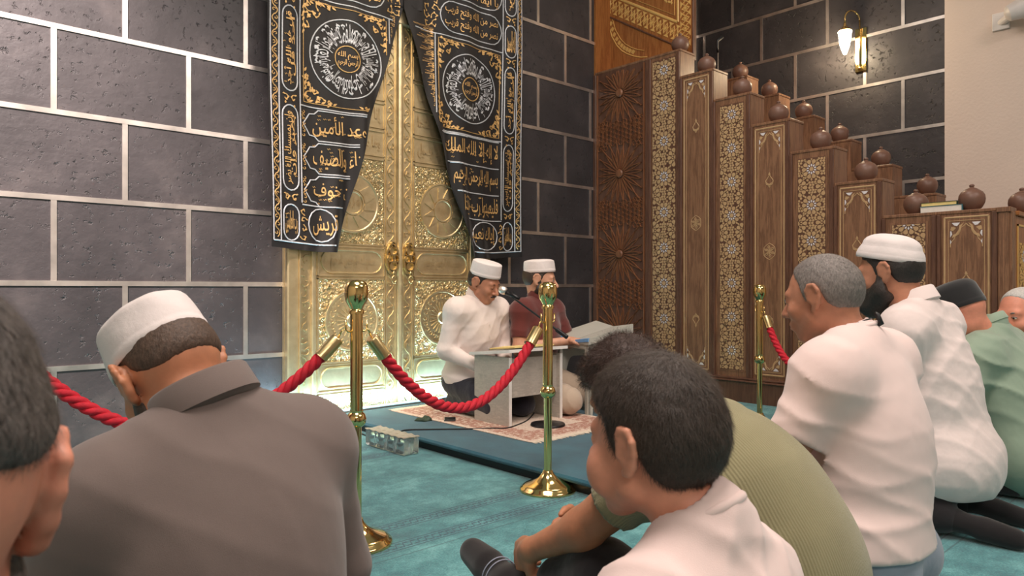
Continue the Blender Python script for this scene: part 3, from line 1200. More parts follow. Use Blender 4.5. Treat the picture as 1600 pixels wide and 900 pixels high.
def star_panel(s0, s1, z0, z1, off, name='star_inlay_panel', parent=None, phase=None, mp='maple', to=None, zend=None):
    par = MB().box(-off - .004, 0.0, -s1 - .012, -s0 + .012, z0 - .012, z1 + .012) if to is None else None
    W_ = s1 - s0
    pan = par.build(name, M['walnut'], minbar) if par else parent
    if par:
        MB().box(-off - .0045, -off - .003, -s1, -s0, z0, z1).build('inlay_ground', M['walnut_dark'], pan)
    to = to or face(-off - .0045)
    mple, prl = MB(), MB()
    c0 = (s0 + s1) / 2
    k_ = W_ / 0.25
    P = 0.318 * k_
    R = 0.106 * k_
    g = 0.004
    occ = []
    cs = []
    z = (z1 - 0.10 * k_) if phase is None else phase
    while z > z0 - P:
        cs.append((c0, z, True))
        cs.append((s0, z - P / 2, False))
        cs.append((s1, z - P / 2, False))
        z -= P

    def inside(pl):
        return all(s0 + .003 <= x <= s1 - .003 and z0 + .003 <= y <= z1 - .003 for x, y in pl)

    def clip(pl):
        return [(min(max(x, s0 + .003), s1 - .003), min(max(y, z0 + .003), z1 - .003)) for x, y in pl]

    def area2(pl):
        return abs(sum(pl[i][0] * pl[(i + 1) % len(pl)][1] - pl[(i + 1) % len(pl)][0] * pl[i][1] for i in range(len(pl)))) / 2

    def put(mb, pl):
        pc = clip(pl)
        if area2(pc) > 0.35 * area2(pl) and area2(pc) > 8e-6:
            mb.prism(pc, to, 0.0018)
    for (cx, cz, main) in cs:
        put(mple, [(cx + .021 * k_ * (1 if q % 2 else .78) * math.cos(q * PI / 10), cz + .021 * k_ * (1 if q % 2 else .78) * math.sin(q * PI / 10)) for q in range(20)])
        for q in range(10):
            a = PI / 2 + q * PI / 5
            put(prl if main else mple, kite((cx, cz), a, .0215 * k_, .049 * k_, .0078 * k_, .55))
            put(mple, drop((cx, cz), a + PI / 10, .038 * k_, .087 * k_, .0185 * k_))
            put(mple, kite((cx, cz), a, .074 * k_, .106 * k_, .0090 * k_, .45))
        occ.append((cx, cz, .094 * k_))
    # filler stars between the rosettes
    st = .0255 * k_
    zz = z0 + st * .6
    r_ = 0
    while zz < z1:
        xx = s0 + (st * .5 if r_ % 2 else 0.004)
        while xx < s1:
            if all(math.hypot(xx - ox, zz - oz) > orr + .003 for ox, oz, orr in occ):
                n_ = 5 if (r_ % 2) else 6
                rr_ = st * .50
                put(mple, [(xx + rr_ * (1 if q % 2 else .75) * math.cos(q * PI / n_ + .3), zz + rr_ * (1 if q % 2 else .75) * math.sin(q * PI / n_ + .3)) for q in range(2 * n_)])
            xx += st
        zz += st * .88
        r_ += 1
    mple.join(prl).build('star_inlay', M[mp], pan, fix=False, m2=M['pearl'])
    return pan


def plain_panel(s0, s1, z0, z1, bottom=True, to=None, parent=None):
    off = 0.004
    if to is None:
        pan = MB().box(-off, 0.0, -s1, -s0, z0, z1).build('plain_inlay_panel', M['walnut'], minbar)
        to = face(-off)
    else:
        pan = parent
    li, pr = MB(), MB()
    for d, w in ((0.012, 0.011), (0.034, 0.004)):
        pts = [(s0 + d, z0 + d), (s1 - d, z0 + d), (s1 - d, z1 - d), (s0 + d, z1 - d)]
        li.ribbon(pts[:2], w, to, .0022)
        li.ribbon(pts[1:3], w, to, .0022)
        li.ribbon(pts[2:], w, to, .0022)
        li.ribbon([pts[3], pts[0]], w, to, .0022)
    c = (s0 + s1) / 2
    hw = (s1 - s0) / 2 - .042
    for (zt, q) in ((z1 - .042, -1), (z0 + .042, 1)):
        if q == 1 and not bottom:
            continue
        for sd in (-1, 1):
            f = lambda u, v_: (c + sd * hw * u, zt + q * hw * v_)
            # lobed arch line
            li.ribbon([f(0, .12), f(.13, .28), f(.30, .38), f(.36, .62), f(.48, .86), f(.66, .96), f(.74, 1.2), f(.95, 1.42), f(.97, 1.75)], .006, to, .0022)
            li.prism([f(.14, .06), f(.40, .24), f(.46, .56), f(.62, .80), f(.80, .88), f(.86, 1.1), f(.72, 1.02), f(.50, .82), f(.34, .5), f(.30, .34)], to, .002)
            li.prism([f(.60, .40), f(.80, .62), f(.96, .55), f(.90, .30), f(.74, .34)], to, .002)
            pr.prism([f(.36, .04), f(.88, .04), f(.70, .24), f(.54, .28)], to, .0024)
            pr.prism([f(.90, .62), f(.97, .62), f(.97, 1.05), f(.84, .84)], to, .0024)
            pr.prism([f(.97, 1.2), f(.97, 1.55), f(.88, 1.38)], to, .0024)
    H_ = z1 - z0
    for (zc, q) in ((z1 - .42, 1), (z0 + .42, -1)):
        if q < 0 and (not bottom or H_ < 1.2):
            continue
        g_ = lambda u, v_: (c + u, zc + q * v_)
        li.ribbon([g_(0, .05), g_(.012, .03), g_(.03, .005), g_(.024, -.022), g_(0, -.036), g_(-.024, -.022), g_(-.03, .005), g_(-.012, .03)], .007, to, .002, closed=True)
        li.prism([g_(0, .07), g_(.009, .052), g_(0, .04), g_(-.009, .052)], to, .002)
        li.prism([g_(-.022, -.008), g_(0, -.02), g_(.022, -.008), g_(.012, -.032), g_(0, -.05), g_(-.012, -.032)], to, .002)
    if H_ > 1.2:
        zc = z0 + H_ * .5
        li.ribbon([(c + .05 * (1 if q % 2 else .92) * math.cos(q * PI / 6), zc + .062 * (1 if q % 2 else .92) * math.sin(q * PI / 6)) for q in range(12)], .006, to, .002, closed=True)
        for q in range(6):
            a = q * PI / 3 + PI / 6
            scroll(li, to, c + .026 * math.cos(a), zc + .03 * math.sin(a), .016, a, 1, .006, .002, False)
            leaf(li, to, c, zc, a, .045, .012, .002)
    li.join(pr).build('line_inlay', M['maple'], pan, fix=False, m2=M['pearl'])


# carved screen next to the corner
b = MB().box(-0.004, 0, -0.602, -0.035, 0.19, 2.888)
scr = b.build('carved_screen', M['walnut_dark'], minbar)
b = MB()
to = face(-0.004)
s0, s1, z0, z1 = 0.045, 0.595, 0.20, 2.875
cs, cen = (s0 + s1) / 2, [2.66, 1.93, 1.20, 0.47]
for cz in cen:
    b.lathe([(0.0, 0), (0.035, 0), (0.04, .02), (0.03, .03), (0.0, .032)][::-1], 20, (0, 0, 0))
    st_ = len(b.v) - 5 * 20
    b.v[st_:] = [(-0.004 - p_[2], -cs - p_[0], cz + p_[1]) for p_ in b.v[st_:]]
    for q in range(22):
        a = 2 * PI * q / 22
        for dl, R1 in ((-.05, .33), (.05, .33)):
            pts = []
            for i in range(8):
                t = i / 7
                r_ = .045 + (R1 - .045) * t
                an = a + dl * (1 - t) * 2.2 + dl * .6 * math.sin(t * PI * 2)
                pts.append((cs + r_ * math.cos(an), cz + r_ * math.sin(an)))
            pts = [p_ for p_ in pts if s0 < p_[0] < s1 and z0 < p_[1] < z1]
            if len(pts) > 1:
                b.ribbon(pts, .010, to, .012)
# interlace between the rosettes
for k in range(-1, 4):
    zc = (cen[k] + cen[k + 1]) / 2 if 0 <= k < 3 else None
    if zc is None:
        continue
    st_ = .046
    for ix in range(13):
        for iz in range(-2, 3):
            x_, z_ = s0 + .005 + ix * st_, zc + iz * st_ * .9 + (st_ * .45 if ix % 2 else 0)
            if x_ < s1:
                b.ribbon([(x_ + st_ * .5 * math.cos(q * PI / 3), z_ + st_ * .5 * math.sin(q * PI / 3)) for q in range(6)], .008, to, .011, closed=True)
for (sa_, sb_) in ((s0, s0 + .012), (s1 - .012, s1)):
    b.box(-.018, -.003, -sb_, -sa_, z0, z1)
for cz in cen:
    for side in (s0, s1):
        for dz in (-.25, .25, -.31, .31):
            z_ = cz + dz
            if z0 + .03 < z_ < z1 - .03:
                for q in range(3):
                    x_ = side + (1 if side == s0 else -1) * (.03 + q * .04)
                    b.ribbon([(x_ + .02 * math.cos(w_ * PI / 3), z_ + .022 * math.sin(w_ * PI / 3)) for w_ in range(6)], .007, to, .010, closed=True)
b.build('rosette_fretwork', M['carve'], scr, fix=True)

star_panel(0.675, 0.915, 0.24, 2.86, 0.0)
plain_panel(0.985, 1.24, 0.215, 2.64)
star_panel(1.335, 1.545, 0.245, 2.35, 0.0)
plain_panel(1.630, 1.885, 0.215, 2.12)
star_panel(1.980, 2.185, 0.245, 1.835, 0.0)
plain_panel(2.275, 2.530, 0.215, 1.60)
star_panel(2.628, 2.835, 0.245, 1.31, 0.0, phase=1.31)
plain_panel(2.93, 3.195, 0.215, 1.345)

# end post and the front panel facing the hall
b = MB().box(-0.012, 0.10, -3.29, -3.232, 0, 1.365, .004).box(-0.02, 0.12, -3.30, -3.225, 1.345, 1.377, .004)
b.box(0.0, 0.03, -3.305, -3.28, 0, 1.35, .004).box(0.045, 0.075, -3.305, -3.28, 0, 1.35, .004)
b.build('end_post', M['walnut'], minbar)
fp = MB().box(0.10, 0.75, -3.30, -3.25, 0, 1.33, .004).box(0.09, 0.76, -3.32, -3.235, 1.33, 1.357, .004).build('front_panel', M['walnut_warm'], minbar)
tofr = lambda s, z, h: (s, -3.302 - h, z)
b = MB()
for (a0, a1, c0_, c1_) in ((.13, .142, .2, 1.28), (.44, .452, .2, 1.28), (.13, .452, 1.268, 1.28), (.13, .452, .2, .212)):
    b.box(a0, a1, -3.306, -3.3, c0_, c1_)
b.build('inlay_line', M['maple_warm'], fp)
star_panel(0.17, 0.38, 0.26, 1.17, 0, parent=fp, to=tofr, mp='maple_warm')

# canopy side panel above the carved screen
cp = MB().box(0.215, 0.245, -0.935, -0.0, 2.86, 4.35).build('canopy_panel', M['walnut_warm'], minbar)
to = face(0.215)
b = MB()


def zigzag(mb, p0, p1, w, n, to):
    dx, dy = p1[0] - p0[0], p1[1] - p0[1]
    L = math.hypot(dx, dy)
    ux, uy = dx / L, dy / L
    nx, ny = -uy, ux
    f = lambda t, q: (p0[0] + ux * t * L + nx * q * w, p0[1] + uy * t * L + ny * q * w)
    for ph in (1, -1):
        pts = [f(i / (2 * n), ph * (.34 if i % 2 else -.34)) for i in range(2 * n + 1)]
        mb.ribbon(pts, .017, to, .004)
    for i in range(n):
        t = (i + .5) / n
        for q in (.5, -.5):
            mb.prism([f(t - .35 / n, q), f(t, q * .55), f(t + .35 / n, q)], to, .003)
        mb.prism([f(i / n + .0, .16), f(i / n + .16 / n, 0), f(i / n, -.16), f(i / n - .16 / n, 0)], to, .003)


def spiral_strip(s_, z_):
    return (s_, z_)


# pixel-measured layout: lower band falls towards the hall, side band upright at the hall end
LB0, LB1 = (0.12, 3.44), (0.84, 3.09)
zigzag(b, (0.0, 3.615), (0.80, 3.125), 0.125, 11, to)
zigzag(b, (0.865, 2.98), (0.865, 4.3), 0.105, 15, to)
arcp = [(.0, 3.42), (.04, 3.30), (.10, 3.20), (.16, 3.135), (.224, 3.09), (.30, 3.05), (.38, 3.02), (.46, 3.005)]
b.ribbon(arcp, .012, to, .005)
arcq = [(x + .045, y + .05) for x, y in arcp[:-1]]
b.ribbon(arcq, .007, to, .005)
for i in range(len(arcp) - 3):
    (xa, ya), (xb, yb) = arcp[i], arcp[i + 1]
    for t in (.15, .65):
        mx_, my_ = xa + (xb - xa) * t + .022, ya + (yb - ya) * t + .026
        b.prism([(mx_ - .024, my_ + .0), (mx_, my_ + .024), (mx_ + .024, my_), (mx_, my_ - .024)], to, .004)
b.ribbon([(0.0, 3.715), (0.785, 3.232)], .024, to, .005)
b.ribbon([(0.785, 3.232), (0.785, 4.3)], .024, to, .005)
b.ribbon([(0.0, 3.765), (0.75, 3.305), (0.75, 4.3)], .007, to, .005)
rnd = random.Random(5)
for i in range(7):
    for j in range(9):
        sx_, zz_ = 0.14 + i * .09, 3.35 + j * .10
        if zz_ > 3.83 - sx_ * .615 and sx_ < .72:
            scroll(b, to, sx_, zz_, .045, rnd.random() * 6, 1 if (i + j) % 2 else -1, .012, .004)
            leaf(b, to, sx_, zz_, rnd.random() * 6, .05, .02, .004)
b.build('geometric_inlay', M['maple_warm'], cp, fix=False)
MB().box(0.205, 0.25, -0.95, -0.935, 2.86, 4.35, .003).build('canopy_edge', M['walnut_dark'], cp)
b = MB().tube([(0.213, -0.02, 3.49), (0.213, -0.80, 3.01)], 0.008, 6)
b.build('panel_rail', M['walnut_dark'], cp)
MB().box(0.0, 0.215, -0.02, -0.0, 2.88, 4.35).build('canopy_return', M['walnut_warm'], minbar)

# ------------------------------------------------------------------ round pots on the steps
def make_pot():
    t = thing('lidded_pot', 'x', 'pot', (0, 0, 0))
    prof = [(0.0, 0), (.036, 0), (.038, .004), (.056, .020), (.070, .046), (.075, .072), (.072, .098), (.060, .119), (.044, .131), (.034, .135)]
    MB().lathe(prof, 36).build('pot_body', M['pot'], t, smooth=True, auto=50)
    prof = [(0.0, .131), (.036, .131), (.037, .136), (.026, .143), (.015, .147), (.011, .151), (.015, .157), (.015, .163), (.009, .169), (0, .170)]
    MB().lathe(prof, 28).build('lid', M['pot'], t, smooth=True, auto=50)
    return t


pot0 = make_pot()
ordn = ['topmost', 'second highest', 'third highest', 'fourth highest', 'fifth highest', 'sixth highest']
used = False
npos = [0.885, 1.145, 1.47, 1.775, 2.10, 2.42, 2.74, 3.065]
for i, s in enumerate(npos):
    lab = ('brown lidded pot on the %s step of the near parapet' % ordn[i]) if i < 6 else \
        ('brown lidded pot left of the stacked books on the low end of the pulpit', 'brown lidded pot right of the stacked books on the low end of the pulpit')[i - 6]
    loc = (0.105, -s, ZT[i])
    if not used:
        pot0.location = loc
        pot0['label'] = lab
        pot0['group'] = 'round lidded pots along the pulpit steps'
        used = True
    else:
        copy_thing(pot0, loc, 0.4 * i, lab, 'round lidded pots along the pulpit steps')
fpos = [0.83, 1.13, 1.46, 1.78, 2.12, 2.47]
for i, s in enumerate(fpos):
    copy_thing(pot0, (1.19, -s, ZT[i]), 0.7 * i, 'brown lidded pot on the %s step of the far parapet, by the slate wall' % ordn[i], 'round lidded pots along the pulpit steps')
copy_thing(pot0, (0.36, -3.275, 1.357), 0.2, 'brown lidded pot on the front panel at the right edge', 'round lidded pots along the pulpit steps')

# two books on the low end
def make_book(name, label, loc, rz, w, d, h, cover, page, spine_bands=False):
    t = thing(name, label, 'book', loc, rz, 'books lying on the pulpit end')
    b = MB().box(-w / 2, w / 2, -d / 2, d / 2, 0, .003, .001).box(-w / 2, w / 2, -d / 2, d / 2, h - .003, h, .001)
    b.box(-w / 2, w / 2, -d / 2 - .002, -d / 2 + .003, 0, h, .001)
    b.build('cover', M[cover], t)
    MB().box(-w / 2 + .004, w / 2 - .004, -d / 2 + .003, d / 2 - .004, .003, h - .003).build('page_block', M[page], t)
    if spine_bands:
        b = MB()
        for k in (-.3, -.1, .1, .3):
            b.box(w * k - .004, w * k + .004, -d / 2 - .0035, -d / 2, .002, h - .002)
        b.build('spine_bands', M['brass_dull'], t)
    return t


make_book('thick_book', 'thick white-paged book lying at the bottom of the small stack on the pulpit', (0.115, -2.905, 1.377), 0.05, 0.17, 0.24, 0.042, 'book_teal', 'paper_white')
make_book('thin_book', 'thinner yellow-paged dark green book lying on top of the white-paged book', (0.115, -2.895, 1.419), 0.0, 0.155, 0.21, 0.026, 'book_green', 'paper', True)

# gooseneck microphone on the pulpit stair
t = thing('stair_microphone', 'small black microphone on a thin stand at the top of the pulpit stair', 'microphone', (0.555, -.975, ZT[1] - .95))
base_z = ZT[1] - .95
MB().lathe([(0, 0), (.09, 0), (.09, .012), (.02, .02), (0, .02)], 24).build('base', M['black_metal'], t, smooth=True, auto=40)
MB().tube([(0, 0, .02), (0, 0, 1.29)], .006, 8).build('pole', M['steel'], t, smooth=True)
MB().tube([(0, 0, 1.27), (-.012, 0, 1.31), (-.01, -.0, 1.37), (.02, -.03, 1.41)], [.008, .012, .014, .02], 10).build('microphone_head', M['black_metal'], t, smooth=True)

# ------------------------------------------------------------------ brass wall lamp
t = thing('wall_lamp', 'brass wall lamp with a glowing acorn shaped glass on the slate wall', 'lamp', (1.68, -1.77, 2.87))
b = MB().box(-.022, -.002, -.05, .05, 0, .40, .004)
b.build('back_plate', M['brass'], t)
pts = [(-.03, 0, .04), (-.035, 0, .3), (-.04, 0.0, .46)]
for i in range(11):
    a = PI * i / 10
    pts.append((-.04 - .075 * (1 - math.cos(a)), .035 * (1 - math.cos(a)), .46 + .085 * math.sin(a)))
pts.append((-.19, .07, .42))
MB().tube(pts, .008, 10).build('curved_arm', M['brass'], t, smooth=True)
MB().lathe([(0, 0), (.02, 0), (.018, .02), (.01, .03), (0, .03)], 16, (-.03, 0, .02)).build('arm_socket', M['brass'], t, smooth=True)
LX = (-.19, .07)
MB().lathe([(0, .42), (.012, .42), (.014, .40), (.028, .385), (.05, .36), (.056, .352), (0.0, .35)][::-1], 24, (LX[0], LX[1], 0)).build('shade_cap', M['brass'], t, smooth=True, auto=50)
MB().lathe([(0, .135), (.012, .14), (.02, .155), (.026, .175), (.04, .215), (.05, .27), (.055, .325), (.060, .345), (.05, .352), (0, .353)], 24, (LX[0], LX[1], 0)).build('glass_shade', M['glow'], t, smooth=True)
pl = bpy.data.lights.new('lamp_bulb_light', 'POINT')
pl.energy = 26
pl.color = (1, 0.78, 0.5)
pl.shadow_soft_size = 0.07
po = bpy.data.objects.new('lamp_bulb_light', pl)
COL.objects.link(po)
po.location = (1.68 - .25, -1.77 + .09, 2.87 + .22)

# white speaker on a bracket, upper right
t = thing('wall_speaker', 'white rounded speaker on a bracket at the top right of the cream wall', 'speaker', (1.665, -2.86, 3.02))
MB().box(-.02, 0, -.06, .06, -.06, .08, .004).build('wall_plate', M['white_plastic'], t)
MB().tube([(0, 0, 0), (-.07, -.07, .01), (-.15, -.12, .03)], [.03, .03, .026], 12).build('bracket_arm', M['white_plastic'], t)
b = MB().lathe([(0, -.14), (.03, -.14), (.06, -.12), (.075, -.05), (.10, .02), (.125, .08), (.125, .095), (.0, .10)], 32)
b.xf(Matrix.Translation((-.17, -.20, .03)) @ Matrix.Rotation(math.radians(70), 4, 'X') @ Matrix.Rotation(math.radians(20), 4, 'Y'))
b.build('speaker_body', M['white_plastic'], t, smooth=True, auto=40)
MB().lathe([(0, -.02), (.028, -.02), (.03, .0), (.028, .02), (0, .02)], 20, (-.15, -.10, .03), axis='y').build('pivot_knob', M['white_plastic'], t, smooth=True, auto=40)

# ================================================================== PLATFORM, RUG, FURNITURE
pf = thing('low_platform', 'low platform covered in deep teal carpet before the gold door', 'platform', (-2.83, -2.47, 0))
MB().box(0.03, 1.92, 0.03, 2.22, 0, .052).build('platform_base', M['rubber'], pf)
b = MB().box(0.0, 1.95, 0.0, 2.25, .040, .0655, .010)
b.build('platform_carpet', M['teal'], pf)
PZ = 0.0655
rug = thing('fringed_rug', 'ivory and brick-red fringed rug under the two readers', 'rug', (-2.06, -1.04, PZ))
MB().box(-.42, .42, -.67, .67, 0, .006, .002).build('rug_field', M['rug'], rug)
for sy in (-1, 1):
    b = MB()
    rnd = random.Random(sy + 5)
    n = 120
    for i in range(n):
        x = -.415 + .83 * (i + .5) / n
        L = .045 + rnd.uniform(-.008, .01)
        dx = rnd.uniform(-.008, .008)
        b.tube([(x, sy * .665, .004), (x + dx * .5, sy * (.67 + L * .5), .004), (x + dx, sy * (.67 + L), .0025)], [.0022, .0025, .0015], 4)
    b.build('fringe', M['fringe'], rug)

# laminate book stand
st = thing('laminate_book_stand', 'pale grey laminate low desk with white edges holding an open book', 'low desk', (-2.06, -1.17, PZ + .006))
for sx_, nm in ((-1, 'side_panel'), (1, 'side_panel')):
    x0, x1 = sorted((sx_ * .225, sx_ * .207))
    o = MB().box(x0, x1, -.158, .16, 0, .405).build(nm, M['laminate'], st)
    MB().box(x0 - .0008, x1 + .0008, -.163, -.158, 0, .405).build('edge_band', M['laminate_edge'], o)
o = MB().box(-.207, .207, -.13, -.112, .16, .395).build('front_board', M['laminate'], st)
b = MB().box(-.245, .245, -.185, .185, 0, .018)
R_ = Matrix.Translation((0, 0, .418)) @ Matrix.Rotation(math.radians(-5.5), 4, 'X')
b.xf(R_)
o = b.build('desk_top', M['laminate'], st)
b = MB().box(-.246, .246, -.189, -.185, 0, .018).box(-.249, -.245, -.189, .185, 0, .018).box(.245, .249, -.189, .185, 0, .018)
b.xf(R_)
b.build('edge_band', M['laminate_edge'], o)


def open_book(name, label, loc, rz, tilt, w, d, mpage, mcover):
    t = thing(name, label, 'book', loc, rz)
    Mt = Matrix.Rotation(math.radians(tilt), 4, 'X')
    for sg in (-1, 1):
        b = MB()
        n = 10
        vs, fs = [], []
        for i in range(n + 1):
            u = i / n
            z = .004 + .016 * math.sin(min(1, u * 3.2) * PI / 2) * (1 - u * .55)
            for y in (-d / 2, d / 2):
                vs += [(sg * u * w / 2, y, z), (sg * u * w / 2, y, .003)]
        for i in range(n):
            a = i * 4
            fs += [(a, a + 4, a + 6, a + 2), (a + 1, a + 3, a + 7, a + 5), (a, a + 1, a + 5, a + 4), (a + 2, a + 6, a + 7, a + 3)]
        fs += [(n * 4, n * 4 + 1, n * 4 + 3, n * 4 + 2)]
        b.add(vs, fs).xf(Mt)
        b.build('page_block', M[mpage], t, smooth=True, auto=40)
    MB().box(-w / 2 - .005, w / 2 + .005, -d / 2 - .005, d / 2 + .005, 0, .003).xf(Mt).build('cover', M[mcover], t)
    return t


open_book('open_book', 'open book with golden yellow pages on the pale laminate desk', (-2.03, -1.17, PZ + .006 + .440), PI, 5.5, .34, .23, 'paper', 'book_green')

# folding plastic book stand, turned towards the second reader
ang = math.atan2(-0.93, -0.37)
dirf = Vector((0.93, -0.37, 0)).normalized()
fz = PZ + .006
fs_ = thing('plastic_book_stand', 'grey moulded plastic book stand with two tilted boards before the man in maroon', 'book stand', (-1.415, -1.215, PZ), math.atan2(-dirf.x, dirf.y))
# local +y points away from its reader, x along the boards
for sg in (-1, 1):
    b = MB()
    x0 = sg * .235
    xi = x0 - sg * .02
    prof = []
    out = [(-.16, 0), (-.125, 0), (-.12, .03)]
    # frame with arched opening, drawn in y-z and given thickness along x
    ys = [-.15 + .3 * i / 12 for i in range(13)]
    vs, fs = [], []

    def zi(y):
        u = min(1, abs(y) / .112)
        return .33 * (1 - u ** 4) ** .5 if u < 1 else 0
    pts_o, pts_i = [], []
    N = 24
    for i in range(N + 1):
        u = -1 + 2 * i / N
        yo = .152 * u
        pts_o.append((yo, .465 + .055 * (u + 1) / 2))
    lower = []
    for i in range(N + 1):
        u = -1 + 2 * i / N
        yi = .118 * u
        lower.append((yi, .345 * (1 - abs(u) ** 5)))
    for (px_, qx) in ((x0, 0), (xi, 1)):
        for i in range(N + 1):
            vs += [(px_, pts_o[i][0], pts_o[i][1]), (px_, lower[i][0], lower[i][1])]
        vs += [(px_, -.152, 0), (px_, .152, 0)]
    K = 2 * (N + 1) + 2
    for k in (0, 1):
        o_ = k * K
        for i in range(N):
            fs.append((o_ + 2 * i, o_ + 2 * i + 1, o_ + 2 * i + 3, o_ + 2 * i + 2))
        fs.append((o_, o_ + 1, o_ + 2 * (N + 1)))
        fs.append((o_ + 2 * N, o_ + 2 * N + 1, o_ + 2 * (N + 1) + 1))
    for i in range(N):
        fs.append((2 * i + 1, 2 * i + 3, K + 2 * i + 3, K + 2 * i + 1))
        fs.append((2 * i, 2 * i + 2, K + 2 * i + 2, K + 2 * i))
    fs.append((0, K, K + 2 * (N + 1), 2 * (N + 1)))
    fs.append((2 * N, K + 2 * N, K + 2 * (N + 1) + 1, 2 * (N + 1) + 1))
    b.add(vs, fs)
    b.build('side_frame', M['plastic'], fs_)
b = MB()
for sg in (-1, 1):
    for y in (-.142, .142):
        b.box(sg * .235, sg * .19, y - .012, y + .012, 0, .44, .004)
b.build('leg_flange', M['plastic'], fs_)
MB().box(-.235, .235, -.152, -.12, .42, .465, .008).build('front_rail', M['plastic'], fs_)
MB().box(-.235, .235, .12, .152, .44, .515, .008).build('rear_rail', M['plastic'], fs_)
for sg in (-1, 1):
    b = MB()
    x0, x1 = 0.004 * sg, 0.262 * sg
    yl, yh = -.16, .165
    zl, zh = .468, .560
    lift = .028
    vs = [(x0, yl, zl), (x1, yl, zl + lift), (x1, yh, zh + lift), (x0, yh, zh), (x0, yl, zl - .018), (x1, yl, zl - .01), (x1, yh, zh - .03), (x0, yh, zh - .018)]
    b.add(vs, [(0, 1, 2, 3), (4, 7, 6, 5), (0, 4, 5, 1), (1, 5, 6, 2), (2, 6, 7, 3), (3, 7, 4, 0)])
    o = b.build('reading_board', M['plastic'], fs_)
    MB().add([(x0, yl - .004, zl + .004), (x1, yl - .004, zl + lift + .004), (x1, yl - .004, zl + lift - .018), (x0, yl - .004, zl - .016),
              (x0, yl + .006, zl + .006), (x1, yl + .006, zl + lift + .006), (x1, yl + .006, zl + lift - .018), (x0, yl + .006, zl - .016)],
             [(0, 1, 2, 3), (4, 7, 6, 5), (0, 4, 5, 1), (1, 5, 6, 2), (2, 6, 7, 3), (3, 7, 4, 0)]).build('edge_strip', M['blue_plastic'], o)

# microphone stand with boom
mb_ = W(856, 666.5, 4.236)
mic = thing('microphone_stand', 'black microphone stand with a long boom reaching to the reader in white', 'microphone stand', (mb_.x, mb_.y, PZ + .006))
MB().lathe([(0, 0), (.10, 0), (.104, .006), (.10, .014), (.03, .022), (.016, .03), (0, .03)], 32).build('round_base', M['black_metal'], mic, smooth=True, auto=40)
pz = .66 - .0
MB().tube([(0, 0, .02), (0, 0, .62)], .009, 10).build('pole', M['black_metal'], mic, smooth=True)
root = Vector((mb_.x, mb_.y, PZ + .006))
tip = W(800, 464, 4.34) - root
tail = W(886, 527, 4.10) - root
MB().tube([tail, tail.lerp(tip, .18), tail.lerp(tip, .181), tip], [.013, .013, .007, .006], 10).build('boom_arm', M['black_metal'], mic, smooth=True, auto=40)
kn = tail.lerp(tip, .35)
MB().lathe([(0, -.02), (.016, -.02), (.018, 0), (.016, .02), (0, .02)], 14, (0, 0, .62)).build('boom_clamp', M['black_metal'], mic, smooth=True)
dm = (W(783, 452, 4.36) - W(812, 467, 4.33)).normalized()
hp = W(812, 467, 4.33) - root
o = MB().tube([hp, hp + dm * .02, hp + dm * .095], [.010, .012, .019], 14).build('microphone', M['black_metal'], mic, smooth=True)
h2 = hp + dm * .095
MB().tube([h2, h2 + dm * .012, h2 + dm * .03, h2 + dm * .045, h2 + dm * .052], [.020, .025, .026, .019, .006], 16).build('grille_ball', M['steel'], o, smooth=True)


def floor_pt(px, py, z):
    d = FP * (CAM.z - z) / (py - 452)
    return W(px, py, d)


# cable from the stand across the platform and over its edge
pts = []
for (px, py, z) in ((838, 640, PZ + .009), (826, 655, PZ + .009), (808, 664, PZ + .009), (790, 669, PZ + .009), (770, 669, PZ + .009), (740, 670, PZ + .005),
                    (700, 670.5, PZ + .005), (660, 671, PZ + .005), (640, 671.5, PZ + .005), (627, 674, PZ + .006)):
    pts.append(floor_pt(px, py, z))
pe = pts[-1]
e2 = Vector((-2.845, pe.y + .0, PZ + .0))
pts += [Vector((-2.85, pe.y + .02, .03)), floor_pt(607, 688, .005), floor_pt(597, 690, .005), floor_pt(586, 686, .005), Vector((-2.86, -.62, .006)), Vector((-2.87, -.5, .006))]


def smooth_path(P, n=6):
    out = []
    m = len(P)
    for i in range(m - 1):
        p0, p1, p2, p3 = P[max(i - 1, 0)], P[i], P[i + 1], P[min(i + 2, m - 1)]
        for k in range(n):
            t = k / n
            out.append(.5 * ((2 * p1) + (p2 - p0) * t + (2 * p0 - 5 * p1 + 4 * p2 - p3) * t * t + (3 * p1 - p0 - 3 * p2 + p3) * t ** 3))
    out.append(P[-1])
    return out


o = MB().tube(smooth_path(pts), .0042, 6).build('microphone_cable', M['rubber'], None, smooth=True)
tag(o, 'black cable running from the microphone stand across the rug and over the platform edge', 'cable')

# row of sealed clear water cups against the platform edge
cpk = thing('water_cup_pack', 'clear plastic pack of water cups with a foil top against the platform edge', 'cup pack', (-2.945, -1.09, 0))
for k in range(4):
    y = .14 - k * .095 + .0
    b = MB().lathe([(0, 0.002), (.026, .002), (.030, .006), (.033, .03), (.031, .035), (.036, .06), (.041, .09), (.0435, .093)], 20, (0, y, 0), 1, 1.05)
    b.build('cup', M['clear'], cpk, smooth=True, auto=50)
b = MB()
nx_, ny_ = 6, 30
vs, fs = [], []
for i in range(nx_ + 1):
    for j in range(ny_ + 1):
        x, y = -.052 + .104 * i / nx_, -.20 + .39 * j / ny_
        vs.append((x, y, .0955 + .003 * math.sin(j * 1.3) * math.cos(i * 1.1)))
n0 = len(vs)
vs += [(x, y, z - .003) for x, y, z in vs]
for i in range(nx_):
    for j in range(ny_):
        a = i * (ny_ + 1) + j
        fs.append((a, a + 1, a + ny_ + 2, a + ny_ + 1))
        fs.append((n0 + a, n0 + a + ny_ + 1, n0 + a + ny_ + 2, n0 + a + 1))
b.add(vs, fs)
b.build('foil_top', M['foil'], cpk, smooth=True)
MB().box(-.05, .05, -.198, .188, .004, .094, .006).build('shrink_wrap', M['clear'], cpk)

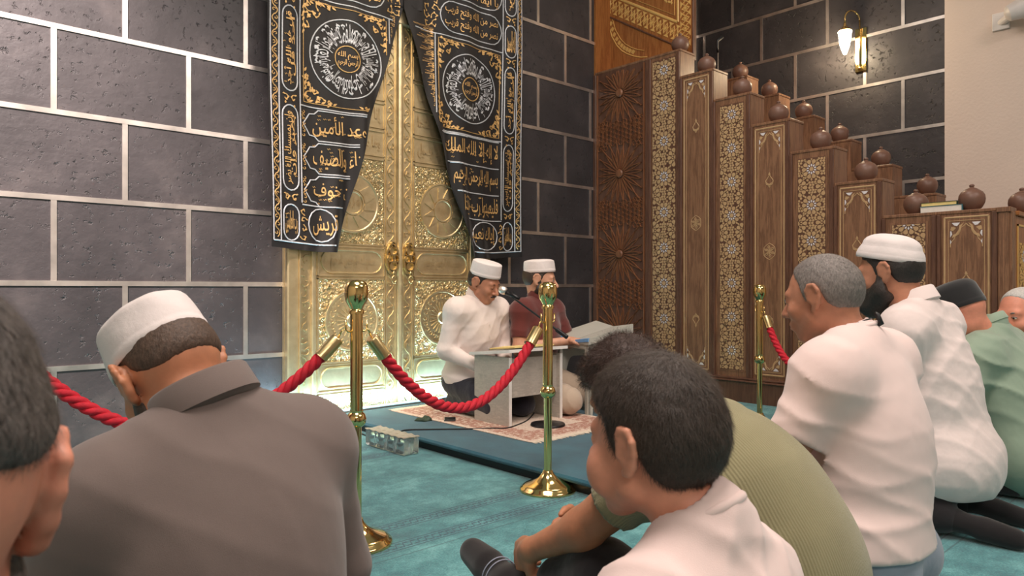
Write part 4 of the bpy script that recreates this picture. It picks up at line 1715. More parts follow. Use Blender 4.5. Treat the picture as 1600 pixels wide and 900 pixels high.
# small things on the rug edge
p_ = floor_pt(703, 656, PZ + .006)
o = MB().box(-.055, .055, -.035, .035, 0, .009, .003).build('phone', M['black_metal'], None)
o.location = (p_.x, p_.y, PZ + .006)
o.rotation_euler = (0, 0, .9)
tag(o, 'black phone lying on the rug left of the pale desk', 'phone')
p_ = floor_pt(664, 657, PZ)
b = MB()
rnd = random.Random(2)
vs = []
n = 18
prof = [(0.0, .016), (.02, .020), (.04, .014), (.055, .002), (.05, 0), (0, 0)]
b.lathe(prof, n)
b.v = [(x * (1 + .3 * math.sin(3 * math.atan2(y, x) + z * 90)), y * (1 + .3 * math.cos(2 * math.atan2(y, x))), z * (1 + .5 * math.sin(x * 130))) for x, y, z in b.v]
o = b.build('prayer_beads_pouch', M['book_green'], None, smooth=True)
o.location = (p_.x, p_.y, PZ)
tag(o, 'small crumpled dark green cloth pouch on the teal platform beside the rug', 'pouch')

# ================================================================== ROPE BARRIER
def make_stanchion(label, loc, rz):
    t = thing('rope_stanchion', label, 'rope post', loc, rz, 'brass rope posts of the barrier')
    prof = [(0, 0), (.122, 0), (.124, .006), (.120, .014), (.112, .018), (.110, .024), (.098, .030), (.07, .040), (.042, .056), (.026, .075), (.021, .088), (0, .09)]
    MB().lathe(prof, 48).build('domed_base', M['brass'], t, smooth=True, auto=60)
    MB().lathe([(.0175, .08), (.0175, .43), (0, .43)], 24).build('lower_pole', M['brass'], t, smooth=True, auto=50)
    MB().lathe([(0, .405), (.02, .405), (.031, .415), (.034, .432), (.030, .448), (.022, .456), (.024, .462), (.0, .464)], 28).build('middle_knob', M['brass'], t, smooth=True, auto=50)
    MB().lathe([(.0215, .45), (.0215, .80), (0, .80)], 24).build('upper_pole', M['brass'], t, smooth=True, auto=50)
    MB().lathe([(0, .795), (.026, .795), (.027, .806), (.022, .812), (.027, .822), (.038, .840), (.041, .862), (.040, .885), (.034, .903), (.018, .912), (0, .913)], 32).build('finial_ball', M['brass'], t, smooth=True, auto=50)
    for sg in (-1, 1):
        b = MB().tube([(sg * .018, 0, .735), (sg * .034, 0, .735), (sg * .042, 0, .742), (sg * .042, 0, .775)], .0035, 8)
        b.build('rope_hook', M['brass'], t, smooth=True)
    return t


def wpos(px, d):
    q = W(px, 452, d)
    return Vector((q.x, q.y, 0))


SA, SB_, SC_, SD, SE = wpos(557, 2.465), wpos(856, 3.125), wpos(1187, 4.58), wpos(1312, 3.95), wpos(-28, 2.15)


def ang2(a, b):
    return math.atan2(b.y - a.y, b.x - a.x)


rab, rcd = ang2(SA, SB_), ang2(SC_, SD)
make_stanchion('brass rope post with a dark striped upper pole, behind the man in the grey-brown shirt', SA, rab)
make_stanchion('brass rope post standing at the near corner of the teal platform', SB_, rab)
make_stanchion('brass rope post in front of the pulpit panels, left of the grey-haired man', SC_, rcd)
make_stanchion('brass rope post hidden behind the grey-haired man in the white T-shirt', SD, rcd)
make_stanchion('brass rope post beyond the left edge, behind the nearest head', SE, ang2(SE, SA))


def make_rope(a, b, sag, label, parentname='barrier_rope'):
    """twisted rope hanging between two posts, with brass ends"""
    d = (b - a)
    L = d.length
    u = d.normalized()
    pa, pb = a + u * .042 + Vector((0, 0, .735)), b - u * .042 + Vector((0, 0, .735))
    n = 120
    P = []
    for i in range(n + 1):
        t = i / n
        q = pa.lerp(pb, t)
        q.z -= sag * (1 - (2 * t - 1) ** 2) * (1 + .06 * (1 - (2 * t - 1) ** 2))
        P.append(q)
    t = thing(parentname, label, 'rope', (a.x, a.y, 0), 0, 'red barrier ropes')
    off = Vector((a.x, a.y, 0))
    # end fittings
    acc = [0]
    for i in range(n):
        acc.append(acc[-1] + (P[i + 1] - P[i]).length)
    tot = acc[-1]

    def at(s):
        s = max(0, min(tot, s))
        for i in range(n):
            if acc[i + 1] >= s:
                f = (s - acc[i]) / max(acc[i + 1] - acc[i], 1e-9)
                return P[i].lerp(P[i + 1], f)
        return P[-1]
    for (s0, s1, sgn) in ((.030, .115, 1), (tot - .030, tot - .115, -1)):
        p0, p1 = at(s0), at(s1)
        MB().tube([p0 - off, p0.lerp(p1, .06) - off, p0.lerp(p1, .94) - off, p1 - off], [.020, .024, .024, .026], 20).build('brass_ferrule', M['brass_dull'], t, smooth=True, auto=40)
        e = at(0 if sgn > 0 else tot)
        MB().tube([e - off + Vector((0, 0, .006)), (e.lerp(p0, .4)) - off + Vector((0, 0, .012)), p0 - off], .0035, 8).build('end_clip', M['brass'], t, smooth=True)
    # three twisted strands in one mesh
    bmesh_ = MB()
    ms = 260
    pitch = .105
    for st_ in range(3):
        pts = []
        for i in range(ms + 1):
            s = .10 + (tot - .20) * i / ms
            p0 = at(s)
            tg = (at(s + .004) - at(s - .004)).normalized()
            side = tg.cross(Vector((0, 0, 1))).normalized()
            up = side.cross(tg)
            a_ = 2 * PI * (s / pitch) + st_ * 2 * PI / 3
            pts.append(p0 - off + (side * math.cos(a_) + up * math.sin(a_)) * .0105)
        bmesh_.tube(pts, .0118, 8)
    bmesh_.build('twisted_cord', M['rope'], t, smooth=True, fix=False)
    return t


make_rope(SA, SB_, 0.30, 'red twisted rope hanging in front of the pale desk between two brass posts')
make_rope(SE, SA, 0.30, 'red twisted rope passing behind the man in the grey-brown shirt')
make_rope(SC_, SD, 0.30, 'red twisted rope hanging before the pulpit, ending behind the grey-haired man')
# ================================================================== PEOPLE: implicit-surface builder
def V(*a):
    return np.array(a, dtype=np.float64)


def nrm(v):
    v = np.asarray(v, float)
    return v / (np.linalg.norm(v) + 1e-12)


def frame_from_z(z, fwd=(0, 1, 0)):
    z = nrm(z)
    x = nrm(np.cross(fwd, z))
    y = np.cross(z, x)
    return np.stack([x, y, z], 1)      # columns: local axes


def euler_head(yaw, pitch, roll):
    """yaw left+, pitch up+, roll (right ear down)+; returns local->body rotation"""
    y, p_, r = map(math.radians, (yaw, pitch, roll))
    Rz = np.array([[math.cos(y), -math.sin(y), 0], [math.sin(y), math.cos(y), 0], [0, 0, 1]])
    Rx = np.array([[1, 0, 0], [0, math.cos(p_), -math.sin(p_)], [0, math.sin(p_), math.cos(p_)]])
    Ry = np.array([[math.cos(r), 0, math.sin(r)], [0, 1, 0], [-math.sin(r), 0, math.cos(r)]])
    return Rz @ Rx @ Ry


class Cone:
    def __init__(s, a, b, r1, r2, k=.02, op='u'):
        s.a, s.b, s.r1, s.r2, s.k, s.op = np.asarray(a, float), np.asarray(b, float), r1, r2, k, op

    def box(s):
        m = max(s.r1, s.r2)
        return np.minimum(s.a, s.b) - m, np.maximum(s.a, s.b) + m

    def d(s, P):
        ba = (s.b - s.a).astype(np.float32)
        pa = P - s.a.astype(np.float32)
        t = np.clip((pa @ ba) / max(float(ba @ ba), 1e-9), 0, 1)
        q = pa - t[..., None] * ba
        return np.sqrt((q * q).sum(-1)) - (s.r1 + (s.r2 - s.r1) * t)

    def grow(s, o):
        return Cone(s.a, s.b, s.r1 + o, s.r2 + o, s.k, s.op)


class Ell:
    def __init__(s, c, r, R=None, k=.02, op='u'):
        s.c, s.r, s.R, s.k, s.op = np.asarray(c, float), np.asarray(r, float), (np.eye(3) if R is None else R), k, op

    def box(s):
        e = np.sqrt(((s.R * s.r) ** 2).sum(1))
        return s.c - e, s.c + e

    def d(s, P):
        q = (P - s.c.astype(np.float32)) @ s.R.astype(np.float32)
        r = s.r.astype(np.float32)
        k0 = np.sqrt(((q / r) ** 2).sum(-1)) + 1e-6
        k1 = np.sqrt(((q / (r * r)) ** 2).sum(-1)) + 1e-6
        return k0 * (k0 - 1) / k1

    def grow(s, o):
        return Ell(s.c, s.r + o, s.R, s.k, s.op)


def surface(prims, h, post=None, pad=.03, smooth=0):
    """mesh of the smooth union of the primitives (naive surface nets)"""
    U = [p for p in prims if p.op == 'u']
    lo = np.min([p.box()[0] for p in U], 0) - pad
    hi = np.max([p.box()[1] for p in U], 0) + pad
    n = np.ceil((hi - lo) / h).astype(int) + 1
    ax = [(lo[i] + h * np.arange(n[i])).astype(np.float32) for i in range(3)]
    F = np.full(n, 0.2, np.float32)
    for p in prims:
        a, b = p.box()
        m = p.k * 1.2 + 2.5 * h
        i0 = np.clip(np.floor((a - m - lo) / h).astype(int), 0, n - 1)
        i1 = np.clip(np.ceil((b + m - lo) / h).astype(int) + 1, 1, n)
        if (i1 <= i0).any():
            continue
        sl = tuple(slice(i0[i], i1[i]) for i in range(3))
        P = np.stack(np.meshgrid(*[ax[i][sl[i]] for i in range(3)], indexing='ij'), -1)
        d = p.d(P).astype(np.float32)
        f = F[sl]
        k = p.k
        if p.op == 'u':
            hh = np.clip(.5 + .5 * (f - d) / k, 0, 1)
            F[sl] = f + (d - f) * hh - k * hh * (1 - hh)
        else:
            hh = np.clip(.5 - .5 * (d + f) / k, 0, 1)
            F[sl] = f + (-d - f) * hh + k * hh * (1 - hh)
    if post:
        # only near the surface, slab by slab
        for i in range(0, n[0], 40):
            sl = slice(i, min(i + 40, n[0]))
            P = np.stack(np.meshgrid(ax[0][sl], ax[1], ax[2], indexing='ij'), -1)
            F[sl] = post(P, F[sl])
    F[0], F[-1], F[:, 0], F[:, -1], F[:, :, 0], F[:, :, -1] = (.05,) * 6
    S = F < 0
    n0, n1, n2 = F.shape
    cnt = np.zeros((n0 - 1, n1 - 1, n2 - 1), np.int8)
    for dx in (0, 1):
        for dy in (0, 1):
            for dz in (0, 1):
                cnt += S[dx:n0 - 1 + dx, dy:n1 - 1 + dy, dz:n2 - 1 + dz]
    mix = (cnt > 0) & (cnt < 8)
    I, J, K = np.nonzero(mix)
    idx = np.full(mix.shape, -1, np.int64)
    idx[I, J, K] = np.arange(len(I))
    acc = np.zeros((len(I), 3))
    num = np.zeros(len(I))
    for ax_ in range(3):
        o1, o2 = [q for q in range(3) if q != ax_]
        for a in (0, 1):
            for b in (0, 1):
                o = [0, 0, 0]
                o[o1], o[o2] = a, b
                e = list(o)
                e[ax_] = 1
                f0 = F[I + o[0], J + o[1], K + o[2]]
                f1 = F[I + e[0], J + e[1], K + e[2]]
                c = (f0 < 0) != (f1 < 0)
                t = np.where(c, f0 / np.where(c, f0 - f1, 1), 0)
                base = np.array(o, float)[None].repeat(len(I), 0)
                base[:, ax_] += t
                acc[c] += base[c]
                num[c] += 1
    vs = lo + h * (np.stack([I, J, K], 1) + acc / num[:, None])
    faces = []
    for ax_ in range(3):
        o1, o2 = [(1, 2), (2, 0), (0, 1)][ax_]
        sl0 = [slice(None)] * 3
        sl1 = [slice(None)] * 3
        sl0[ax_] = slice(0, -1)
        sl1[ax_] = slice(1, None)
        a, b = S[tuple(sl0)], S[tuple(sl1)]
        ch = a != b
        E = np.array(np.nonzero(ch)).T
        E = E[(E[:, o1] > 0) & (E[:, o2] > 0) & (E[:, o1] < F.shape[o1] - 1) & (E[:, o2] < F.shape[o2] - 1)]
        q = []
        for (da, db) in ((-1, -1), (0, -1), (0, 0), (-1, 0)):
            e = E.copy()
            e[:, o1] += da
            e[:, o2] += db
            q.append(idx[e[:, 0], e[:, 1], e[:, 2]])
        q = np.stack(q, 1)
        flip = ~a[E[:, 0], E[:, 1], E[:, 2]]
        q[flip] = q[flip][:, ::-1]
        faces.append(q)
    faces = np.concatenate(faces)
    faces = faces[(faces >= 0).all(1)]
    for _ in range(smooth):
        s_ = np.zeros_like(vs)
        c_ = np.zeros(len(vs))
        for i in range(4):
            a, b = faces[:, i], faces[:, (i + 1) % 4]
            np.add.at(s_, a, vs[b])
            np.add.at(c_, a, 1)
            np.add.at(s_, b, vs[a])
            np.add.at(c_, b, 1)
        vs = vs * .5 + .5 * s_ / np.maximum(c_, 1)[:, None]
    return vs, faces


def np_mesh(name, vs, faces, m, parent, smooth=True):
    me = bpy.data.meshes.new(name)
    me.vertices.add(len(vs))
    me.vertices.foreach_set('co', vs.astype(np.float32).ravel())
    me.loops.add(faces.size)
    me.loops.foreach_set('vertex_index', faces.astype(np.int32).ravel())
    me.polygons.add(len(faces))
    me.polygons.foreach_set('loop_start', (np.arange(len(faces)) * faces.shape[1]).astype(np.int32))
    me.update(calc_edges=True)
    if smooth:
        me.shade_smooth()
    me.materials.append(m)
    o = bpy.data.objects.new(name, me)
    COL.objects.link(o)
    o.parent = parent
    return o


def vnoise(P, scale, seed=0, n=5):
    """cheap smooth noise: a sum of randomly turned waves, about -1..1"""
    r = np.random.RandomState(seed)
    out = 0
    for i in range(n):
        k = r.normal(size=3)
        k = k / np.linalg.norm(k) * scale * r.uniform(.7, 1.5)
        out = out + np.sin(P @ k.astype(np.float32) + np.float32(r.uniform(0, 6.28)))
    return out / n * 1.4


def folds(P, direction, wl, seed, sharp=2.0, mscale=7.0, warp=.35):
    """soft ridged cloth folds crossing `direction`, fading in and out"""
    d = np.asarray(nrm(direction), np.float32)
    q = (P @ d) / wl + warp * vnoise(P, 9.0, seed) + .15 * vnoise(P, 24., seed + 5)
    r = (1 - np.abs(np.sin(np.pi * q))) ** sharp
    m = np.clip(.5 + .8 * vnoise(P, mscale, seed + 9), 0, 1)
    return r * m


def skin(name, col, rough=.5):
    m, nt, p = new_mat(name)
    v = coords(nt)
    c = ramp(nt, noise(nt, v, 22, 4, .6), [(.3, sc3(col, .86)), (.7, sc3(col, 1.1))])
    nt.links.new(c, p.inputs['Base Color'])
    p.inputs['Roughness'].default_value = rough
    p.inputs['Subsurface Weight'].default_value = .12
    p.inputs['Subsurface Radius'].default_value = (.012, .005, .003)
    bump(nt, p, noise(nt, v, 420, 3), .12, .001)
    return m


def hairmat(name, col, rough=.5, nz=.35):
    m, nt, p = new_mat(name)
    v = coords(nt, (1, 1, .45))
    n1 = noise(nt, v, 210, 3, .7)
    c = ramp(nt, n1, [(.3, sc3(col, 1 - nz)), (.72, sc3(col, 1 + nz * 1.3))])
    nt.links.new(c, p.inputs['Base Color'])
    p.inputs['Roughness'].default_value = rough
    bump(nt, p, n1, .7, .003)
    return m


EYEW = plain('eye_white', srgb(225, 215, 208), .25, 0, .02)
EYED = plain('eye_iris', (.02, .012, .008), .2)


# ------------------------------------------------------------------ head
def head_prims(c, R, s, ears=True, jaw=1.0, nose=1.0, earx=.8):
    """skull, face and ears; local axes x right, y forward, z up"""
    c = np.asarray(c, float)
    T = lambda x, y, z: c + R @ (np.array([x, y, z]) * s)
    C = lambda a, b, r1, r2, k=.012, op='u': Cone(T(*a), T(*b), r1 * s, r2 * s, k * s, op)
    E = lambda a, r, k=.012, op='u': Ell(T(*a), np.array(r) * s, R, k * s, op)
    P = [E((0, -.012, .030), (.074, .094, .086), .02),
         E((0, -.035, .012), (.070, .070, .070), .02),
         E((0, .030, -.022), (.060 * jaw, .062, .080), .03),
         C((-.048 * jaw, .012, -.055), (-.016, .062, -.094), .022, .017, .02),
         C((.048 * jaw, .012, -.055), (.016, .062, -.094), .022, .017, .02),
         E((0, .066, -.093), (.024, .021, .019), .02),
         C((-.036, .076, .024), (.036, .076, .024), .012, .012, .014),
         E((-.038, .064, -.024), (.022, .022, .02), .02),
         E((.038, .064, -.024), (.022, .022, .02), .02),
         E((-.031, .097, .007), (.015, .013, .0105), .010, 's'),
         E((.031, .097, .007), (.015, .013, .0105), .010, 's'),
         E((-.031, .078, .006), (.0145, .0135, .012), .004),
         E((.031, .078, .006), (.0145, .0135, .012), .004),
         C((0, .086, .014), (0, .108 + .006 * nose, -.026), .0075, .0115 * nose, .010),
         E((-.0125, .098, -.031), (.009, .011, .008), .006),
         E((.0125, .098, -.031), (.009, .011, .008), .006),
         E((0, .084, -.062), (.030, .016, .022), .014),
         E((0, .098, -.0565), (.021, .008, .0055), .005),
         E((0, .096, -.069), (.018, .009, .0065), .005),
         E((0, .104, -.0628), (.022, .006, .0018), .003, 's')]
    if ears:
        ex = lambda v: .071 + (v - .071) * earx
        for sg in (-1, 1):
            pts = [(ex(a_), b_, c_) for a_, b_, c_ in [(.071, .012, .006), (.077, .010, .022), (.086, -.002, .034), (.094, -.018, .033), (.097, -.027, .018),
                   (.093, -.026, .000), (.086, -.018, -.016), (.079, -.008, -.028), (.073, .002, -.030)]]
            for i in range(len(pts) - 1):
                a, b = pts[i], pts[i + 1]
                r_ = .0048 if i < 6 else .0068
                P.append(C((a[0] * sg, a[1], a[2]), (b[0] * sg, b[1], b[2]), r_, r_, .005))
            P.append(E((ex(.083) * sg, -.009, .006), (.0075, .019, .030), .009))
            P.append(C((ex(.080) * sg, .000, .020), (ex(.088) * sg, -.014, -.004), .0045, .0045, .005))
            P.append(E(((ex(.088) + .007) * sg, -.003, -.001), (.006, .009, .013), .005, 's'))
            P.append(E((.078 * sg, .009, -.004), (.005, .004, .007), .004))
    return P


def hair_mesh(c, R, s, t, parent, m, line=None, h=.004, curl=0.0, seed=1, name='hair', top=0.0, grow=0.0, bald=0):
    """a shell of hair over the skull; `line` = hairline height against fore-aft position"""
    c = np.asarray(c, float)
    T = lambda x, y, z: c + R @ (np.array([x, y, z]) * s)
    line = line or [(-.11, -.060), (-.075, -.066), (-.045, -.052), (-.030, -.020), (-.016, .020), (-.002, .022), (.006, -.006), (.022, -.004), (.030, .030), (.050, .052), (.085, .066), (.12, .07)]
    lx, lz = [q[0] for q in line], [q[1] for q in line]
    U = [Ell(T(0, -.012, .030), (np.array((.074, .094, .086)) * s) + t, R, .02),
         Ell(T(0, -.035, .012), (np.array((.070, .070, .070)) * s) + t, R, .02),
         Ell(T(0, .030, -.022), (np.array((.060, .062, .080)) * s) + t * .8, R, .03)]
    if top:
        U.append(Ell(T(0, .0, .075), (np.array((.055, .075, .045)) * s) + top, R, .03))

    def post(P, F):
        q = (P - c.astype(np.float32)) @ R.astype(np.float32) / s
        zl = np.interp(q[..., 1], lx, lz).astype(np.float32)
        mk = (q[..., 2] - zl) * s
        th = np.clip(mk / (.018 * s), -1, 1)
        d = F + t * .9 * (1 - np.clip(th, 0, 1)) ** 2
        d = d - curl * vnoise(P, 95, seed, 6) - curl * .5 * vnoise(P, 190, seed + 3, 6) - .0007 * vnoise(P, 420, seed + 8, 5)
        if bald:
            d = d + t * 1.2 * np.clip(1.2 - np.abs(q[..., 0]) / .05, 0, 1) * np.clip((q[..., 1] - .0) / .03, 0, 1)
        return np.maximum(d, -mk * .8)
    vs, fs = surface(U, h * s, post)
    return np_mesh(name, vs, fs, m, parent), (vs, fs)


def strands(vf, c, R, s, n, L, w, parent, m, seed=1, comb=(0, .5, -.6), spread=.35, lift=.5, curlr=0.0, name='hair_strands', zmin=None):
    """short fine hairs growing from the hair shell, one mesh"""
    vs, fs = vf
    r = np.random.RandomState(seed)
    c = np.asarray(c, float)
    f = fs[r.randint(0, len(fs), n)]
    wts = r.dirichlet((1, 1, 1, 1), n)
    p = (vs[f] * wts[..., None]).sum(1)
    no = np.cross(vs[f[:, 2]] - vs[f[:, 0]], vs[f[:, 3]] - vs[f[:, 1]])
    no /= np.linalg.norm(no, axis=1)[:, None] + 1e-9
    outw = p - (c + R @ np.array([0, -.012, .02]) * s)
    ok = (no * outw).sum(1) > .2 * np.linalg.norm(outw, axis=1)
    p, no = p[ok], no[ok]
    n = len(p)
    cd = (R @ np.asarray(comb, float))[None].repeat(n, 0)
    # whorl: hair parts away from the crown
    crown = c + R @ np.array([0, -.055, .10]) * s
    rad = p - crown
    rad /= np.linalg.norm(rad, axis=1)[:, None] + 1e-9
    d = cd * .6 + rad * .7 + r.normal(size=(n, 3)) * spread
    d -= no * (d * no).sum(1)[:, None]
    d /= np.linalg.norm(d, axis=1)[:, None] + 1e-9
    le = L * r.uniform(.6, 1.2, n)[:, None]
    side = np.cross(d, no)
    K = 4 if curlr else 3
    pts = [p - no * .001]
    for i in range(1, K):
        t = i / (K - 1)
        q = p + d * le * t + no * le * (lift * t * (1 - .45 * t)) + r.normal(size=(n, 3)) * L * .05 * t
        if curlr:
            ph = r.uniform(0, 6.28, n)[:, None]
            q = q + (side * np.sin(ph + t * 5) + no * np.cos(ph + t * 5)) * curlr * t
        pts.append(q)
    V_, F_ = [], []
    for i in range(K):
        ww = w * (1 - .75 * i / (K - 1)) / 2
        V_ += [pts[i] - side * ww, pts[i] + side * ww]
    V_ = np.stack(V_, 1).reshape(-1, 3)
    base = np.arange(n)[:, None] * 2 * K
    for i in range(K - 1):
        F_.append(np.concatenate([base + 2 * i, base + 2 * i + 1, base + 2 * i + 3, base + 2 * i + 2], 1))
    F_ = np.concatenate(F_)
    o = np_mesh(name, V_, F_, m, parent)
    o['kind'] = 'stuff'
    return o


def kufi(c, R, s, parent, m, height=.075, z0=.045, tilt=0.0, rx=.083, ry=.102, dome=.022, soft=0.0, seed=1, name='prayer_cap', yoff=-.008, taper=.045):
    """brimless cap: straight band, then a low crown"""
    rows = []
    n = 64
    r = random.Random(seed)
    prof = [(0.985, .0), (1.0, .001), (1.012, .010), (1.012, .016), (1.0, .018)]
    for i in range(1, 9):
        t = i / 8
        prof.append((1.0 - taper * t ** 1.5, .018 + (height - .018) * t))
    for i in range(1, 9):
        t = i / 8
        a = t * PI / 2
        prof.append(((1 - taper) * math.cos(a) ** (.55 if taper < .1 else .8) if i < 8 else 0.0, height + dome * math.sin(a)))
    inner = [(.90, height * .9), (.965, .0)]
    allp = inner + prof
    ph = r.random() * 6
    vs, fs = [], []
    ct, st_ = math.cos(math.radians(tilt)), math.sin(math.radians(tilt))
    for k, (q, z) in enumerate(allp):
        for j in range(n):
            a = 2 * PI * j / n
            wob = 1 + soft * (.5 * math.sin(a * 5 + ph + z * 60) + .35 * math.sin(a * 9 + ph * 2 - z * 45)) * (z / (height + dome))
            zz = z + soft * .25 * math.sin(a * 4 + ph) * (z > .02) * q * .12
            x, y = rx * q * wob * math.cos(a), ry * q * wob * math.sin(a)
            if z > .02:
                x += soft * .004 * math.sin(23 * q + 3 * a)
            y2, z2 = y * ct - zz * st_, y * st_ + zz * ct
            p_ = np.asarray(c) + R @ (np.array([x, y2 + yoff, z2 + z0]) * s)
            vs.append(tuple(p_))
    for k in range(len(allp) - 1):
        for j in range(n):
            j2 = (j + 1) % n
            fs.append((k * n + j, k * n + j2, (k + 1) * n + j2, (k + 1) * n + j))
    return MB().add(vs, fs).build(name, m, parent, smooth=True)


def brows_eyes(c, R, s, parent, hm, open_=True, stache=0.0):
    c = np.asarray(c, float)
    T = lambda x, y, z: tuple(c + R @ (np.array([x, y, z]) * s))
    for sg in (-1, 1):
        MB().tube([T(sg * .014, .0885, .022), T(sg * .026, .0895, .027), T(sg * .038, .083, .0265), T(sg * .047, .074, .021)], [.0022 * s, .0034 * s, .003 * s, .0015 * s], 8).build('eyebrow', hm, parent, smooth=True)
        if open_:
            e = MB().lathe([(0, -.0105), (.006, -.0086), (.0098, -.004), (.0105, 0), (.0098, .004), (.006, .0086), (0, .0105)], 16)
            e.v = [T(sg * .031 + x, .0825 + y, .0065 + z * .75) for x, y, z in e.v]
            eo = e.build('eye', EYEW, parent, smooth=True)
            e = MB().lathe([(0, .0), (.0045, .0), (.004, .0012), (0, .0016)], 12)
            e.v = [T(sg * .031 + x, .0925 + z, .0055 + y) for x, y, z in e.v]
            e.build('iris', EYED, eo, smooth=True)
            MB().tube([T(sg * .019, .0905, .0085), T(sg * .031, .094, .0135), T(sg * .043, .088, .0085)], .0014 * s, 6).build('upper_lash_line', hm, parent, smooth=True)
        else:
            MB().tube([T(sg * .019, .089, .002), T(sg * .031, .0925, -.003), T(sg * .043, .086, .001)], .0013 * s, 6).build('lash_line', hm, parent, smooth=True)
    if stache:
        MB().tube([T(-.024, .092, -.055), T(-.012, .1035, -.047), T(0, .106, -.046), T(.012, .1035, -.047), T(.024, .092, -.055)], [.002 * s, stache * s, .0035 * s, stache * s, .002 * s], 8).build('moustache', hm, parent, smooth=True)


def beard_mesh(c, R, s, t, parent, m, full=True, seed=3, h=.004, curl=.0008, top=None):
    c = np.asarray(c, float)
    base = head_prims(c, R, s, ears=False)
    U = [p.grow(t) for p in base if p.op == 'u'][:6]
    T = lambda x, y, z: c + R @ (np.array([x, y, z]) * s)
    if full:
        U.append(Ell(T(0, .066, -.104), np.array((.036, .034, .028)) * s + t * .5, R, .03))
        U.append(Cone(T(-.05, .01, -.06), T(.0, .06, -.10), .024 * s + t, .024 * s + t, .03))
        U.append(Cone(T(.05, .01, -.06), T(.0, .06, -.10), .024 * s + t, .024 * s + t, .03))
        U.append(Ell(T(0, .080, -.055), np.array((.031, .021, .020)) * s + t * .3, R, .015))
    else:
        U.append(Ell(T(0, .084, -.060), np.array((.030, .016, .022)) * s + t * .3, R, .014))
    line = top or [(-.03, -.085), (-.008, -.06), (.0, .002), (.016, .004), (.026, -.022), (.05, -.042), (.075, -.046), (.12, -.046)]
    lx, lz = [q[0] for q in line], [q[1] for q in line]

    def post(P, F):
        q = (P - c.astype(np.float32)) @ R.astype(np.float32) / s
        zl = np.interp(q[..., 1], lx, lz).astype(np.float32)
        mk = (zl - q[..., 2]) * s
        th = np.clip(mk / (.012 * s), 0, 1)
        d = F + t * .8 * (1 - th) - curl * vnoise(P, 160, seed, 6)
        mk = np.minimum(mk, (q[..., 1] + .022) * s)
        # leave the lips free
        lips = np.sqrt((q[..., 0] / .021) ** 2 + ((q[..., 2] + .063) / .0105) ** 2) - 1
        front = np.where(q[..., 1] > .07, lips * .01 * s, 1)
        return np.maximum(np.maximum(d, -mk * .8), -front)
    vs, fs = surface(U, h * s, post)
    return np_mesh('beard', vs, fs, m, parent)


def hand_prims(w, d, pn, side, s=1.0, curl=(25, 35, 25), spread=.0, thumb=.9):
    """w wrist, d pointing along the hand, pn palm normal, side +1/-1: where the thumb leaves"""
    d, pn = nrm(d), nrm(pn)
    pn = nrm(pn - d * (pn @ d))
    x = np.cross(d, pn) * side
    w = np.asarray(w, float)
    P = []
    Rm = np.stack([x, d, pn], 1)
    P.append(Ell(w + d * .048 * s, np.array((.040, .052, .0155)) * s, Rm, .010))
    P.append(Cone(w, w + d * .03 * s, .025 * s, .024 * s, .012))
    for i, (ox, L, r_) in enumerate(((.029, .070, .0088), (.0095, .079, .0092), (-.0105, .073, .0088), (-.0290, .057, .0078))):
        p0 = w + (d * (.086 - .004 * abs(i - 1.3)) + x * ox) * s
        a = 0
        segs = [.45, .30, .25]
        P.append(Cone(w + (d * .045 + x * ox * .8) * s, p0, .011 * s, r_ * 1.1 * s, .006))
        for j in range(3):
            a += math.radians(curl[j] * (1 + .08 * i))
            dd = nrm(d * math.cos(a) + pn * math.sin(a) + x * spread * (1.5 - i))
            p1 = p0 + dd * L * segs[j] * s
            P.append(Cone(p0, p1, r_ * (1 - .1 * j) * s, r_ * (.9 - .1 * j) * s, .0025))
            p0 = p1
    t0 = w + (d * .022 + x * .026) * s
    t1 = t0 + (nrm(d * .6 + x * thumb + pn * .35)) * .036 * s
    t2 = t1 + nrm(d * .85 + x * thumb * .45 + pn * .4) * .030 * s
    t3 = t2 + nrm(d * .95 + x * .1 + pn * .45) * .024 * s
    P += [Cone(t0, t1, .0145 * s, .0115 * s, .008), Cone(t1, t2, .0108 * s, .0098 * s, .003), Cone(t2, t3, .0096 * s, .0075 * s, .003)]
    return P


def collar(cn, axis, fwd, rx, ry, m, parent, stand=.032, fall=.038, gap=24, name='collar', flare=.012):
    """shirt collar: standing band with a folded leaf, open in front"""
    Rm = frame_from_z(axis, fwd)
    b = MB()
    n = 44
    g = math.radians(gap)
    prof = [(-.004, -.02), (-.003, stand), (.003, stand + .004), (.007, stand), (flare, stand - fall), (flare - .004, stand - fall - .001), (.002, -.02)]
    vs, fs = [], []
    for j in range(n + 1):
        a = PI / 2 + g + (2 * PI - 2 * g) * j / n
        fr = abs(math.sin((a - PI / 2) / 2))       # 0 in front, 1 at the nape
        for (o, z) in prof:
            drop_ = -.022 * (1 - fr) - (.018 * (1 - fr) ** 2 if z < stand - .01 else 0)
            p_ = np.array([(rx + o) * math.cos(a), (ry + o) * math.sin(a), z + drop_])
            vs.append(tuple(np.asarray(cn) + Rm @ p_))
    K = len(prof)
    for j in range(n):
        for k in range(K - 1):
            fs.append((j * K + k, j * K + k + 1, (j + 1) * K + k + 1, (j + 1) * K + k))
        fs.append((j * K + K - 1, j * K, (j + 1) * K, (j + 1) * K + K - 1))
    fs.append(tuple(range(K)))
    fs.append(tuple(n * K + k for k in range(K - 1, -1, -1)))
    return b.add(vs, fs).build(name, m, parent, smooth=True, auto=60)


